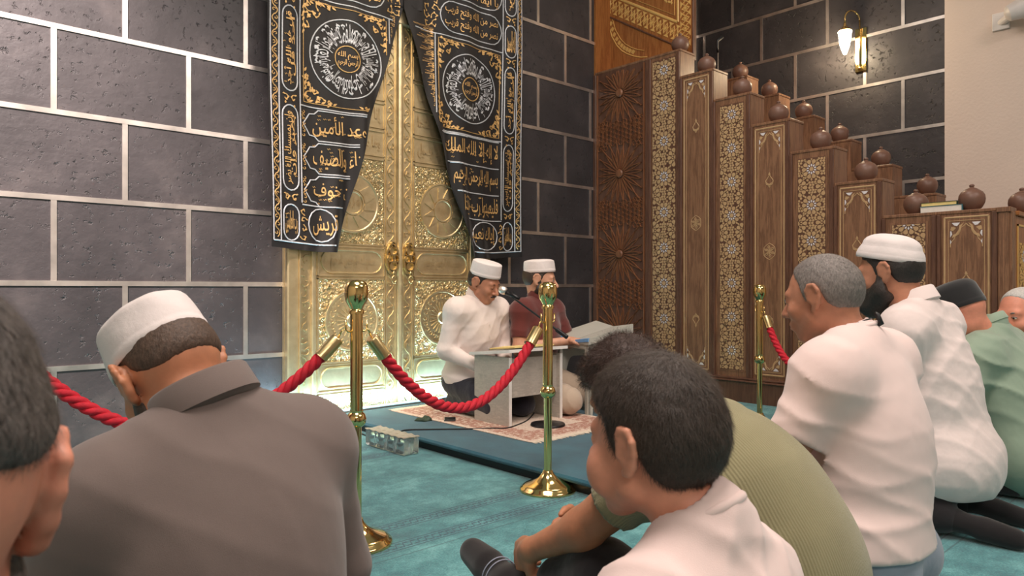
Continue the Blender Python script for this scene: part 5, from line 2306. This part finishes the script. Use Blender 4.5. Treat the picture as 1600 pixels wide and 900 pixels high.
def neck_rib(cn, axis, fwd, rx, ry, m, parent, r=.006, hgt=.012, name='neck_rib'):
    Rm = frame_from_z(axis, fwd)
    pts = []
    for j in range(48):
        a = 2 * PI * j / 48
        fr = (1 + math.sin(a)) / 2
        pts.append(tuple(np.asarray(cn) + Rm @ np.array([rx * math.cos(a), ry * math.sin(a), -.022 * fr])))
    n = 10
    b = MB().tube(pts, r, n, closed=True)
    o = b.build(name, m, parent, smooth=True)
    return o


# ------------------------------------------------------------------ body
def J(**kw):
    """kneeling pose, sitting on the heels; +y forward, +x to the person's right"""
    j = dict(pelvis=V(0, 0, .24), belly=V(0, .03, .40), chest=V(0, .05, .57), neck=V(0, .045, .735), head=V(0, .07, .885),
             shR=V(.178, .035, .685), shL=V(-.178, .035, .685), elR=V(.245, .03, .43), elL=V(-.245, .03, .43), wrR=V(.13, .25, .33), wrL=V(-.13, .25, .33),
             hpR=V(.095, .0, .205), hpL=V(-.095, .0, .205), knR=V(.15, .41, .10), knL=V(-.15, .41, .10), anR=V(.10, -.03, .065), anL=V(-.10, -.03, .065), toR=V(.085, -.20, .035), toL=V(-.085, -.20, .035))
    for k, v in kw.items():
        j[k] = V(*v) if isinstance(v, tuple) else v
    return j


def torso(j, g, w=1.0, fat=0.0, trap=.006):
    """smooth torso volumes grown by g"""
    R1 = frame_from_z(j['belly'] - j['pelvis'])
    R2 = frame_from_z(j['chest'] - j['belly'])
    R3 = frame_from_z(j['neck'] - j['chest'])
    P = [Ell(j['pelvis'], V(.165 * w + g, .125 + g + fat * .5, .13 + g), R1, .06),
         Ell(j['belly'], V(.145 * w + g + fat * .6, .108 + g + fat, .15 + g), R2, .07),
         Ell((j['chest'] + j['belly']) / 2, V(.150 * w + g + fat * .3, .110 + g + fat * .6, .13 + g), R2, .07),
         Ell(j['chest'], V(.160 * w + g, .108 + g, .15 + g), R3, .07)]
    mid = j['chest'] * .35 + j['neck'] * .65
    P.append(Cone(j['shL'] * .80 + mid * .2, j['shR'] * .80 + mid * .2, .061 + g, .061 + g, .06))
    for q in ('shL', 'shR'):
        P.append(Cone(j['neck'] + V(0, -.008, trap), j[q] * .72 + j['neck'] * .28 + V(0, -.005, .0), .048 + g * .7, .050 + g, .04))
        P.append(Ell(j[q], V(.054 + g, .056 + g, .060 + g), None, .055))
    return P


def arms(j, g, sides='LR', upto=1.0, ra=.047, rf=.038, rw=.027):
    P = []
    for q in sides:
        sh, el, wr = j['sh' + q], j['el' + q], j['wr' + q]
        if upto <= 1:
            P.append(Cone(sh, sh + (el - sh) * upto, ra + .006 + g, ra + .006 + g - .008 * upto, .03))
        else:
            P.append(Cone(sh, el, ra + .006 + g, ra - .003 + g, .03))
            u = min(1, upto - 1)
            P.append(Cone(el, el + (wr - el) * u, rf + .004 + g, rf + .004 + g + (rw - rf - .004) * u, .025))
    return P


def legs(j, g, shin=True, foot=True, ft=.085):
    P = []
    for q in 'LR':
        P.append(Cone(j['hp' + q], j['kn' + q], ft + g, .062 + g, .04))
        if shin:
            P.append(Cone(j['kn' + q], j['an' + q], .056 + g, .040 + g, .03))
    return P


def feet(j, g, sides='LR'):
    P = []
    for q in sides:
        a, t = j['an' + q], j['to' + q]
        P += [Cone(a, t, .036 + g, .024 + g, .02), Cone(a * .4 + t * .6, t + nrm(t - a) * .01, .033 + g, .022 + g, .02), Cone(a, a + nrm(a - j['kn' + q]) * .02, .038 + g, .036 + g, .02)]
    return P


def person(label, loc, rz, j, S=1.0, group=None):
    t = thing('person', label, 'person', loc, rz, group)
    if S != 1.0:
        for k in j:
            j[k] = j[k] * S
    return t, j


def body_skin(t, j, R, m, s=1.0, h=.006, hands=(), head_kw={}, extra=(), lower=True, nk=.052, armr=None):
    P = head_prims(j['head'], R, s, **head_kw)
    base = j['head'] + R @ (np.array([0, -.022, -.052]) * s)
    P.append(Cone(base, j['neck'] + (j['chest'] - j['neck']) * .12, nk * s, (nk + .008) * s, .025))
    P += torso(j, -.022)
    P += arms(j, 0, upto=2.0)
    if lower:
        P += legs(j, -.012)
        P += feet(j, -.004)
    for hp in hands:
        P += hp
    P += list(extra)
    vs, fs = surface(P, h)
    return np_mesh('body', vs, fs, m, t)


def cut_above(z, nz=.006, seed=1):
    def f(P, F):
        return np.maximum(F, (z + nz * vnoise(P, 14, seed)) - P[..., 2])
    return f
# ================================================================== THE PEOPLE
SK_TAN = skin('tan_skin', srgb(198, 134, 100))
SK_WARM = skin('warm_brown_skin', srgb(192, 132, 104))
SK_FAIR = skin('fair_skin', srgb(212, 158, 130))
SK_PINK = skin('reddish_skin', srgb(226, 150, 124))
SK_BOY = skin('boy_skin', srgb(224, 156, 128))
HR_BLACK = hairmat('black_hair', (.022, .017, .015))
HR_BROWN = hairmat('dark_brown_hair', (.052, .036, .027))
HR_GREY = hairmat('grey_hair', (.20, .175, .16), .55, .35)
HR_SALT = hairmat('salt_and_pepper_hair', (.085, .072, .066), .55, .8)
HR_FADE = hairmat('cropped_dark_hair', (.085, .052, .036), .6, .4)
HR_AUB = hairmat('curly_brown_hair', (.045, .022, .015))
ST_BLACK = hairmat('dark_beard_hair', (.028, .021, .018))
C_WHITE = fabric('white_cap_cotton', srgb(232, 222, 220), .9, 700, .04, .2, .10, 24)
C_BLACK = fabric('black_knit', (.012, .012, .013), .9, 700, .2, .4)
C_SHIRT = fabric('white_shirt_cotton', srgb(236, 222, 216), .85, 900, .02, .25, .32, 9)
C_LINEN = fabric('crumpled_white_linen', srgb(238, 222, 218), .85, 900, .02, .25, .24, 11)
C_TEE = fabric('white_tee_jersey', srgb(238, 214, 209), .9, 900, .02, .25, .22, 7)
C_TAUPE = fabric('grey_brown_shirting', srgb(112, 98, 93), .85, 1100, .03, .25, .16, 6)
C_MAROON = fabric('maroon_polo_knit', srgb(98, 40, 36), .9, 900, .06, .3, .25, 9)
C_SAGE = fabric('sage_green_shirting', srgb(150, 170, 150), .85, 900, .03, .25, .3, 8)
C_NAVY = fabric('navy_trouser_cloth', srgb(26, 26, 42), .9, 900, .1, .3, .3, 10)
C_DARK = fabric('black_trouser_cloth', srgb(24, 20, 24), .9, 900, .1, .3, .25, 10)
C_SOCK = fabric('black_sock_knit', srgb(24, 20, 22), .95, 600, .15, .3)
C_BEIGE = fabric('beige_trouser_cloth', srgb(196, 176, 156), .9, 900, .04, .3, .3, 9)
C_JEAN = fabric('light_denim', srgb(150, 160, 176), .9, 900, .08, .3, .25, 12)
# ribbed olive tee
m, nt, p = new_mat('ribbed_olive_jersey')
v = coords(nt)
c = ramp(nt, noise(nt, v, 6, 3), [(.3, srgb(134, 127, 94)), (.7, srgb(152, 145, 110))])
nt.links.new(c, p.inputs['Base Color'])
p.inputs['Roughness'].default_value = .9
p.inputs['Sheen Weight'].default_value = .25
wv = nd(nt, 'ShaderNodeTexWave', wave_type='BANDS', bands_direction='X')
wv.inputs['Scale'].default_value = 62
wv.inputs['Distortion'].default_value = 1.5
wv.inputs['Detail'].default_value = 2
wv.inputs['Detail Scale'].default_value = 6
nt.links.new(v, wv.inputs['Vector'])
bump(nt, p, wv.outputs['Fac'], .38, .003)
C_OLIVE = m


def wear(name, prims, m, t, h=.007, hem=None, fl=(), seed=1, hole=None, extra_post=None, smooth=1):
    prims = list(prims)
    if hole:
        prims += hole

    def post(P, F):
        d = F
        for (dr, wl, am, sd) in fl:
            d = d - am * folds(P, dr, wl, sd)
        d = d - .0025 * vnoise(P, 16, seed)
        if hem is not None:
            d = np.maximum(d, (hem + .006 * vnoise(P, 13, seed + 2)) - P[..., 2])
        if extra_post:
            d = extra_post(P, d)
        return d
    vs, fs = surface(prims, h, post, smooth=smooth)
    return np_mesh(name, vs, fs, m, t)


def neck_hole(j, R, s, r=.058, up=.10):
    a = j['neck'] + nrm(j['head'] - j['neck']) * -.01
    b = j['head'] + R @ (np.array([0, -.02, -.04]) * s)
    a2 = j['neck'] * .8 + b * .2 if False else j['neck'] + nrm(b - j['neck']) * .018
    return [Cone(a2, b + nrm(b - a2) * up, r, r, .01, 's')]


def cuffs_cut(el, wr, frac):
    """plane that ends a short sleeve across the upper arm"""
    return None


# ---------------------------------------------------------------- 1: nearest head, left edge
root = W(-210, 452, .405)
t, j = person('grey haired person closest to the viewer at the far left edge', (root.x, root.y - .07, 0), 0, J(head=(0, .07, .755), neck=(0, .04, .612), shR=(.175, .03, .59), shL=(-.175, .03, .59), chest=(0, .03, .49), belly=(0, .02, .36), elR=(.235, .03, .37), elL=(-.235, .03, .37), wrR=(.13, .25, .30), wrL=(-.13, .25, .30)))
R = euler_head(-4, -10, 3)
body_skin(t, j, R, SK_PINK, 1.06, .0035, head_kw=dict(earx=.6))
hm_, hv = hair_mesh(j['head'], R, 1.06, .010, t, HR_SALT, h=.0035, seed=4, top=.010, curl=.0008,
                    line=[(-.11, .018), (-.08, .016), (-.05, .020), (-.036, .026), (-.030, .030), (-.012, .036), (.0, .032), (.010, .010), (.022, -.004), (.030, .030), (.050, .052), (.085, .066), (.12, .07)])
strands(hv, j['head'], R, 1.06, 16000, .014, .00045, t, HR_SALT, 2, (0, -.2, -1), .30, .28)
beard_mesh(j['head'], R, 1.06, .004, t, HR_SALT, False, curl=.0012)
wear('shirt', torso(j, .012) + arms(j, .012, upto=1.95), C_DARK, t, .010, hole=neck_hole(j, R, 1.0))
wear('trousers', legs(j, .012), C_DARK, t, .010)

# ---------------------------------------------------------------- 2: man in the grey-brown shirt
t, j = person('man in a grey-brown shirt and white cap with bowed head', (-4.672, -3.362, 0), math.radians(2),
              J(head=(-.022, .250, .728), neck=(-.008, .120, .664), chest=(0, .085, .53), belly=(0, .03, .37), pelvis=(0, 0, .23), shR=(.178, .12, .590), shL=(-.178, .11, .558), elR=(.235, .13, .36), elL=(-.235, .12, .35)))
R = euler_head(8, -34, -9)
body_skin(t, j, R, SK_TAN, 1.0, .0045, nk=.056, head_kw=dict(earx=1.1))
hair_mesh(j['head'], R, 1.0, .0045, t, HR_FADE, h=.004, seed=5,
          line=[(-.11, -.004), (-.080, -.010), (-.055, -.004), (-.036, .006), (-.026, .024), (-.010, .030), (.0, .01), (.012, -.012), (.022, -.004), (.030, .030), (.050, .052), (.085, .066), (.12, .07)])
kufi(j['head'], R, 1.0, t, C_WHITE, .066, .036, -4, .083, .101, .026, .035, 3)
beard_mesh(j['head'], R, 1.0, .004, t, HR_BROWN, False, curl=.0008)
wear('shirt', torso(j, .020, 1.02) + arms(j, .016, upto=1.95), C_TAUPE, t, .007, hem=.10, hole=neck_hole(j, R, 1.0, .060),
     fl=[((.5, .2, 1), .11, .003, 3), ((1, 0, .5), .13, .002, 7)])
collar(j['neck'] + V(-.004, .006, .040), nrm(j['head'] - j['neck']) * .45 + V(-.28, -.02, .9), (0, 1, 0), .073, .078, C_TAUPE, t, .030, .042, 20, flare=.014)
wear('trousers', legs(j, .014) + [Ell(j['pelvis'], V(.17, .13, .12), None, .05)], C_DARK, t, .010)
for q in 'LR':
    wear('sock', feet(j, .002, q), C_SOCK, t, .007)

# ---------------------------------------------------------------- 3: reader in white
t, j = person('man in a long-sleeved white shirt and white cap, kneeling and reading, moustache', (-2.10, -.72, PZ), PI,
              J(head=(.0, .155, .832), neck=(.0, .090, .700), chest=(0, .08, .56), belly=(0, .03, .39), shR=(.180, .095, .655), shL=(-.180, .095, .655),
                elR=(.235, .07, .41), elL=(-.235, .09, .41), wrR=(.10, .25, .31), wrL=(-.08, .27, .31), knR=(.105, .40, .085), knL=(-.105, .40, .085)), 1.0)
for k in j:
    j[k] = j[k] * 1.03
R = euler_head(18, -24, 4)
hr = hand_prims(j['wrR'], (-.6, .7, -.2), (0, -.2, -1), -1, 1.0, (20, 25, 15))
hl = hand_prims(j['wrL'], (.6, .7, -.2), (0, -.2, -1), 1, 1.0, (20, 25, 15))
body_skin(t, j, R, SK_WARM, 1.07, .0055, hands=(hr, hl))
hair_mesh(j['head'], R, 1.07, .004, t, HR_BLACK, h=.005, seed=6)
brows_eyes(j['head'], R, 1.07, t, HR_BLACK, False, .0052)
kufi(j['head'], R, 1.07, t, C_WHITE, .078, .046, 8, .082, .099, .012, .012, 5)
wear('shirt', torso(j, .018) + arms(j, .011, upto=1.93) + [Ell(j['pelvis'] + V(0, .05, -.02), V(.20, .17, .12), None, .05)], C_SHIRT, t, .008, hem=.20, hole=neck_hole(j, R, 1.07, .060),
     fl=[((.3, .3, 1), .10, .006, 13), ((1, .3, .6), .08, .005, 17)])
collar(j['neck'] + V(0, .012, .064), V(0, .32, .95), (0, 1, 0), .066, .070, C_SHIRT, t, .030, .044, 30, flare=.015)
b = MB()
for k in range(5):
    z = .66 - k * .075
    b.lathe([(0, 0), (.005, 0), (.005, .003), (0, .003)], 8, (0, .205 + .018 * math.sin(k) - (.0 if k else .02), z), axis='y')
b.build('shirt_buttons', M['white_plastic'], t)
wear('trousers', legs(j, .016) + [Ell(j['pelvis'], V(.165, .125, .12), None, .05)], C_NAVY, t, .009, fl=[((0, 1, .3), .10, .004, 31)])
for q in 'LR':
    wear('sock', feet(j, .002, q), C_SOCK, t, .008)

# ---------------------------------------------------------------- 4: man in maroon
t, j = person('bearded man in a maroon polo shirt and white cap', (-1.655, -.88, PZ), math.atan2(-.14, -.99),
              J(head=(.0, .06, .880), neck=(.0, .045, .718), chest=(0, .05, .56), belly=(0, .03, .39), shR=(.180, .04, .665), shL=(-.180, .05, .665),
                elR=(.225, .06, .42), elL=(-.245, .13, .44), wrR=(-.02, .28, .47), wrL=(-.20, .30, .48)))
R = euler_head(30, -8, 2)
hr = hand_prims(j['wrR'], (-.55, .85, .05), (0, .1, -1), -1, 1.05, (18, 25, 20))
hl = hand_prims(j['wrL'], (.1, .95, .05), (0, .1, -1), 1, 1.05, (18, 25, 20))
body_skin(t, j, R, SK_FAIR, 1.1, .005, hands=(hr, hl))
hair_mesh(j['head'], R, 1.1, .004, t, HR_BROWN, h=.005, seed=7)
beard_mesh(j['head'], R, 1.1, .006, t, ST_BLACK, True, curl=.001)
brows_eyes(j['head'], R, 1.1, t, HR_BROWN, True, .0045)
kufi(j['head'], R, 1.1, t, C_WHITE, .066, .046, 10, .083, .100, .016, .02, 6)


def sleeve_cut(j, g, frac):
    out = []
    for q in 'LR':
        sh, el = j['sh' + q], j['el' + q]
        e = sh + (el - sh) * frac
        u = nrm(el - sh)
        out.append(Ell(e + u * .15, (.15, .15, .15), None, .004, 's'))
    return out


def sleeves(j, g, frac, r=.060):
    return [Cone(j['sh' + q], j['sh' + q] + (j['el' + q] - j['sh' + q]) * frac, r + g, r + g - .004, .03) for q in 'LR']


def sleeve_post(j, frac, rad=.095):
    data = []
    for q in 'LR':
        sh, el = j['sh' + q], j['el' + q]
        data.append(((sh + (el - sh) * frac).astype(np.float32), nrm(el - sh).astype(np.float32)))

    def post(P, d):
        for e, u in data:
            v_ = P - e
            a = v_ @ u
            rr_ = np.sqrt(np.maximum((v_ * v_).sum(-1) - a * a, 0))
            d = np.where((rr_ < rad) & (a > -.03), np.maximum(d, a), d)
        return d
    return post


wear('polo_shirt', torso(j, .016) + sleeves(j, .004, .80), C_MAROON, t, .008, hem=.20, hole=neck_hole(j, R, 1.1, .060), extra_post=sleeve_post(j, .72),
     fl=[((.3, .3, 1), .10, .010, 23)])
collar(j['neck'] + V(0, .010, .060), V(0, .22, .97), (0, 1, 0), .067, .070, C_MAROON, t, .026, .042, 32, flare=.014)
wear('trousers', legs(j, .02) + [Ell(j['pelvis'], V(.17, .13, .12), None, .05)], C_BEIGE, t, .009, fl=[((0, 1, .3), .06, .008, 33)])
for q in 'LR':
    wear('sock', feet(j, .002, q), C_SOCK, t, .008)

# ---------------------------------------------------------------- 5: man in olive, bent forward behind the boy
t, j = person('hunched person in a ribbed olive shirt, curly brown hair', (-3.79, -3.809, 0), 0,
              J(head=(.068, .458, .630), neck=(.035, .335, .600), chest=(.02, .17, .515), belly=(.02, .035, .36), pelvis=(0, -.02, .17),
                shR=(.19, .27, .53), shL=(-.125, .255, .50), elR=(.24, .45, .33), elL=(-.135, .43, .35), wrR=(.03, .58, .30), wrL=(-.15, .575, .27),
                hpR=(.10, .0, .12), hpL=(-.10, .0, .12), knR=(.26, .36, .28), knL=(-.10, .40, .25), anR=(.12, .50, .06), anL=(-.135, .66, .15), toR=(.05, .66, .04), toL=(-.10, .85, .175)))
R = euler_head(8, -38, 0)
hr = hand_prims(j['wrR'], (-1, .15, -.25), (0, -1, -.1), 1, 1.0, (30, 45, 30))
hl = hand_prims(j['wrL'], (.25, .75, -.45), (.9, 0, -.3), 1, 1.05, (32, 48, 30))
body_skin(t, j, R, SK_TAN, 1.03, .005, hands=(hr, hl))
h_, hv = hair_mesh(j['head'], R, 1.03, .016, t, HR_AUB, h=.0045, seed=8, curl=.0035, top=.010)
strands(hv, j['head'], R, 1.03, 9000, .024, .0007, t, HR_AUB, 5, (0, .1, -.3), .8, .7, curlr=.006)
wear('tee_shirt', torso(j, .014, 1.0, .010) + sleeves(j, .002, .62, .066), C_OLIVE, t, .007, hem=.02, hole=neck_hole(j, R, 1.03, .062), extra_post=sleeve_post(j, .50),
     fl=[((0, .5, 1), .12, .004, 41)])
neck_rib(j['neck'] + V(0, .02, .018), nrm(j['head'] - j['neck']), (0, 0, -1), .062, .062, C_OLIVE, t)
wear('trousers', legs(j, .016, shin=False) + [Cone(j['kn' + q], j['kn' + q] * .55 + j['an' + q] * .45, .07, .058, .03) for q in 'LR'] + [Ell(j['pelvis'], V(.18, .15, .13), None, .05)], C_DARK, t, .010)
for q in 'RL':
    sk = wear('sock', [Cone(j['an' + q] + (j['kn' + q] - j['an' + q]) * .22, j['an' + q], .046, .044, .02)] + feet(j, .008, q), C_SOCK, t, .006)
# two pale rings knitted into the sock
ringm = plain('pale_sock_stripe', srgb(170, 176, 196), .9)
ax_ = nrm(j['toL'] - j['anL'])
for k in (.28, .36):
    cc_ = j['anL'] + (j['toL'] - j['anL']) * k
    Rm = frame_from_z(ax_, (0, 0, 1))
    b = MB().tube([tuple(cc_ + Rm @ np.array([.0455 * math.cos(a), .0455 * math.sin(a), 0])) for a in [2 * PI * q / 32 for q in range(32)]], .0016, 6, closed=True)
    b.build('sock_stripe', ringm, sk, smooth=True)

# ---------------------------------------------------------------- 6: boy
t, j = person('boy with short dark hair in a white shirt before the olive one', (-4.288, -3.964, 0), 0,
              J(head=(-.006, .122, .668), neck=(.010, .055, .560), chest=(0, .035, .42), belly=(0, .02, .30), pelvis=(0, 0, .17),
                shR=(.112, .050, .465), shL=(-.126, .055, .462), elR=(.150, .09, .30), elL=(-.18, .09, .30), wrR=(.10, .25, .22), wrL=(-.10, .25, .22),
                hpR=(.07, .0, .14), hpL=(-.07, .0, .14), knR=(.12, .31, .08), knL=(-.12, .31, .08), anR=(.08, -.02, .055), anL=(-.08, -.02, .055), toR=(.07, -.16, .03), toL=(-.07, -.16, .03)))
R = euler_head(2, -4, -2)


def small_torso(j, g):
    R1 = frame_from_z(j['belly'] - j['pelvis'])
    R2 = frame_from_z(j['chest'] - j['belly'])
    R3 = frame_from_z(j['neck'] - j['chest'])
    P = [Ell(j['pelvis'], V(.125 + g, .10 + g, .10 + g), R1, .05), Ell(j['belly'], V(.110 + g, .085 + g, .12 + g), R2, .06),
         Ell(j['chest'], V(.122 + g, .084 + g, .12 + g), R3, .06)]
    mid = j['chest'] * .35 + j['neck'] * .65
    P.append(Cone(j['shL'] * .8 + mid * .2, j['shR'] * .8 + mid * .2, .050 + g, .050 + g, .05))
    for q in ('shL', 'shR'):
        P.append(Cone(j['neck'] + V(0, -.006, .012), j[q] * .72 + j['neck'] * .28, .038 + g * .7, .040 + g, .035))
        P.append(Ell(j[q], V(.038 + g, .038 + g, .042 + g), None, .05))
    return P


P = head_prims(j['head'], R, .92, earx=.75)
base = j['head'] + R @ (np.array([0, -.022, -.052]))
P.append(Cone(base, j['neck'] + (j['chest'] - j['neck']) * .15, .047, .050, .025))
P += small_torso(j, -.015) + arms(j, -.010, upto=2.0) + legs(j, -.02) + feet(j, -.006)
P += [Ell(j['head'] + R @ V(-.034, .060, -.042), V(.028, .026, .030), R, .02), Ell(j['head'] + R @ V(.034, .060, -.042), V(.028, .026, .030), R, .02)]
vs, fs = surface(P, .0038)
np_mesh('body', vs, fs, SK_BOY, t)
h_, hv = hair_mesh(j['head'], R, .92, .008, t, HR_BROWN, h=.0033, seed=9, curl=.0010, top=.012,
                   line=[(-.11, -.072), (-.08, -.078), (-.055, -.068), (-.036, -.036), (-.026, .004), (-.012, .030), (.002, .018), (.010, -.006), (.022, .002), (.034, .034), (.050, .054), (.085, .070), (.12, .075)])
strands(hv, j['head'], R, .92, 26000, .016, .0005, t, HR_BROWN, 3, (0, -.35, -.9), .32, .30)
wear('tee_shirt', small_torso(j, .018) + sleeves(j, -.004, .62, .056), C_TEE, t, .006, hem=.10, hole=neck_hole(j, R, .92, .051), extra_post=sleeve_post(j, .55, .08),
     fl=[((1, .2, .5), .075, .006, 51), ((.2, 0, 1), .09, .006, 53), ((.8, .1, -.6), .06, .004, 57)])
neck_rib(j['neck'] + V(0, .008, .030), nrm(j['head'] - j['neck']) + V(0, -.1, .3), (0, 1, 0), .056, .060, C_TEE, t, .0075)
wear('trousers', legs(j, .002) + [Ell(j['pelvis'], V(.13, .105, .10), None, .05)], C_NAVY, t, .010)

# ---------------------------------------------------------------- 7: grey-haired man in a white tee
t, j = person('bare-headed man with cropped grey hair in a white tee shirt', (-3.205, -3.745, 0), 0,
              J(head=(-.022, .145, .857), neck=(-.008, .078, .735), chest=(-.01, .05, .57), belly=(-.04, .035, .39), pelvis=(-.07, .045, .25), shR=(.185, .065, .675), shL=(-.185, .065, .665),
                elR=(.255, .11, .45), elL=(-.268, .15, .43), wrR=(.13, .34, .36), wrL=(-.15, .36, .34)))
R = euler_head(2, -12, 0)
body_skin(t, j, R, SK_WARM, .95, .005, nk=.057)
h_, hv = hair_mesh(j['head'], R, .95, .0045, t, HR_GREY, h=.004, seed=10,
                   line=[(-.11, -.050), (-.080, -.055), (-.055, -.048), (-.036, -.018), (-.026, .020), (-.010, .034), (.002, .012), (.012, -.010), (.022, .0), (.030, .046), (.050, .080), (.07, .10), (.12, .12)])
strands(hv, j['head'], R, .95, 9000, .006, .0006, t, HR_GREY, 6, (0, 0, -1), .4, .5)
brows_eyes(j['head'], R, .95, t, HR_SALT, True)
wear('tee_shirt', torso(j, .022, 1.02, .012) + sleeves(j, .006, .74, .062) + [Ell(j['pelvis'] + V(0, -.005, .0), V(.19, .15, .14), None, .05)], C_TEE, t, .007, hem=.255,
     hole=neck_hole(j, R, 1.0, .060), extra_post=sleeve_post(j, .62, .078), fl=[((0, -.4, 1), .085, .008, 61), ((.6, .2, .8), .10, .006, 63)])
neck_rib(j['neck'] + V(0, .010, .040), nrm(j['head'] - j['neck']) + V(0, -.15, .35), (0, 1, 0), .064, .070, C_TEE, t, .008)
neck_rib(j['neck'] + V(0, .012, .054), nrm(j['head'] - j['neck']) + V(0, -.15, .35), (0, 1, 0), .0585, .061, C_SOCK, t, .0022, name='neck_cord')
b = MB().tube([tuple(j['neck'] + V(.010, -.052, .046)), tuple(j['neck'] + V(.006, -.072, .060)), tuple(j['neck'] + V(-.002, -.066, .082)), tuple(j['neck'] + V(.004, -.060, .086))], [.004, .007, .006, .003], 8)
b.build('cord_toggle', M['rubber'], t, smooth=True)
wear('trousers', legs(j, .018) + [Ell(j['pelvis'] + V(0, 0, -.02), V(.175, .135, .13), None, .05)], C_JEAN, t, .009, fl=[((0, 1, .3), .07, .006, 65)])
for q in 'LR':
    wear('sock', feet(j, .004, q), C_SOCK, t, .007)

# ---------------------------------------------------------------- 8: bearded man in crumpled white
t, j = person('black-bearded man in a crumpled white shirt and white cap', (-2.10, -3.545, 0), 0,
              J(head=(-.055, .165, .940), neck=(-.02, .085, .800), chest=(0, .05, .62), belly=(0, .01, .42), pelvis=(0, -.02, .26), shR=(.195, .065, .735), shL=(-.195, .065, .725),
                elR=(.26, .08, .47), elL=(-.26, .10, .46), wrR=(.14, .33, .37), wrL=(-.14, .33, .37), hpR=(.11, 0, .21), hpL=(-.11, 0, .21), knR=(.18, .43, .10), knL=(-.18, .43, .10),
                anR=(.14, -.02, .07), anL=(-.15, -.05, .07), toR=(.17, -.22, .035), toL=(-.12, -.26, .035)))
R = euler_head(4, -8, 0)
body_skin(t, j, R, SK_WARM, 1.12, .0055, nk=.060)
hair_mesh(j['head'], R, 1.12, .007, t, HR_BLACK, h=.0045, seed=11, curl=.001)
beard_mesh(j['head'], R, 1.12, .013, t, ST_BLACK, True, curl=.0022)
brows_eyes(j['head'], R, 1.12, t, HR_BLACK, True, .005)
kufi(j['head'], R, 1.12, t, C_WHITE, .046, .045, 18, .087, .108, .046, .04, 8, taper=.12)
wear('shirt', torso(j, .024, 1.05, .012) + arms(j, .020, upto=1.93) + [Ell(j['pelvis'] + V(0, -.01, -.02), V(.21, .17, .17), None, .06), Cone(j['hpL'] + V(0, .1, .06), j['hpR'] + V(0, .1, .06), .11, .11, .05)], C_LINEN, t, .008, hem=.125,
     hole=neck_hole(j, R, 1.12, .064), fl=[((.3, .3, 1), .09, .007, 71), ((1, .3, .6), .075, .006, 73), ((0, 1, .2), .08, .005, 75)])
collar(j['neck'] + V(0, .008, .036), V(0, .34, .95), (0, 1, 0), .073, .080, C_LINEN, t, .034, .048, 22, flare=.016)
wear('trousers', legs(j, .020) + [Ell(j['pelvis'] + V(0, 0, -.03), V(.18, .14, .14), None, .05)], C_DARK, t, .009)
for q in 'LR':
    wear('sock', feet(j, .006, q), C_SOCK, t, .006)

# ---------------------------------------------------------------- 9: man in sage
t, j = person('man in a sage green shirt and black cap', (-1.43, -3.62, 0), 0,
              J(head=(-.125, .17, .775), neck=(-.03, .08, .685), chest=(0, .04, .52), belly=(.02, -.01, .35), pelvis=(.03, -.03, .20), shR=(.19, .07, .605), shL=(-.19, .08, .585),
                elR=(.23, .12, .43), elL=(-.29, .14, .42), wrR=(.12, .33, .34), wrL=(-.15, .33, .34)))
R = euler_head(0, -26, 0)
body_skin(t, j, R, SK_PINK, 1.05, .006, nk=.058)
kufi(j['head'], R, 1.05, t, C_BLACK, .072, .012, 2, .087, .108, .046, .01, 9, name='black_cap')
wear('shirt', torso(j, .028, 1.08, .045) + arms(j, .020, upto=1.95) + [Ell(j['pelvis'] + V(0, -.03, -.02), V(.24, .20, .20), None, .07)], C_SAGE, t, .009, hem=.01,
     hole=neck_hole(j, R, 1.05, .062), fl=[((.2, -.3, 1), .10, .014, 81), ((.8, .2, .6), .09, .008, 83)])
collar(j['neck'] + V(0, .006, .034), V(0, .42, .92), (0, 1, 0), .071, .078, C_SAGE, t, .036, .030, 20)
wear('trousers', legs(j, .014), C_DARK, t, .010)

# ---------------------------------------------------------------- 10: old man, right edge
hd = W(1597, 494, 3.30)
t, j = person('old white-haired man in black at the right edge', (hd.x + .24, hd.y - .09, 0), .30,
              J(head=(-.20, .157, hd.z), neck=(-.14, .09, hd.z - .125), chest=(-.06, .06, .49), belly=(-.02, .02, .34), pelvis=(0, 0, .20), shR=(.07, .12, .585), shL=(-.24, .04, .555),
                elR=(.235, .12, .36), elL=(-.235, .12, .36), wrR=(.13, .32, .28), wrL=(-.13, .32, .28)))
R = euler_head(50, -8, 0)
body_skin(t, j, R, SK_PINK, 1.12, .005)
hair_mesh(j['head'], R, 1.12, .004, t, hairmat('white_hair', (.55, .53, .50), .6, .2), h=.005, seed=13,
          line=[(-.11, -.050), (-.055, -.048), (-.036, -.018), (-.026, .020), (-.010, .034), (.002, .02), (.022, .02), (.030, .055), (.050, .085), (.07, .10), (.12, .12)])
brows_eyes(j['head'], R, 1.12, t, HR_GREY, True)
wear('shirt', torso(j, .022, 1.0, .02) + arms(j, .020, upto=1.95), C_BLACK, t, .010, hem=.05, hole=neck_hole(j, R, 1.12, .062))
wear('trousers', legs(j, .014), C_DARK, t, .010)

# the lettering meshes needed no object of their own; leave nothing unused behind
for me in [q for q in bpy.data.meshes if q.users == 0]:
    bpy.data.meshes.remove(me)
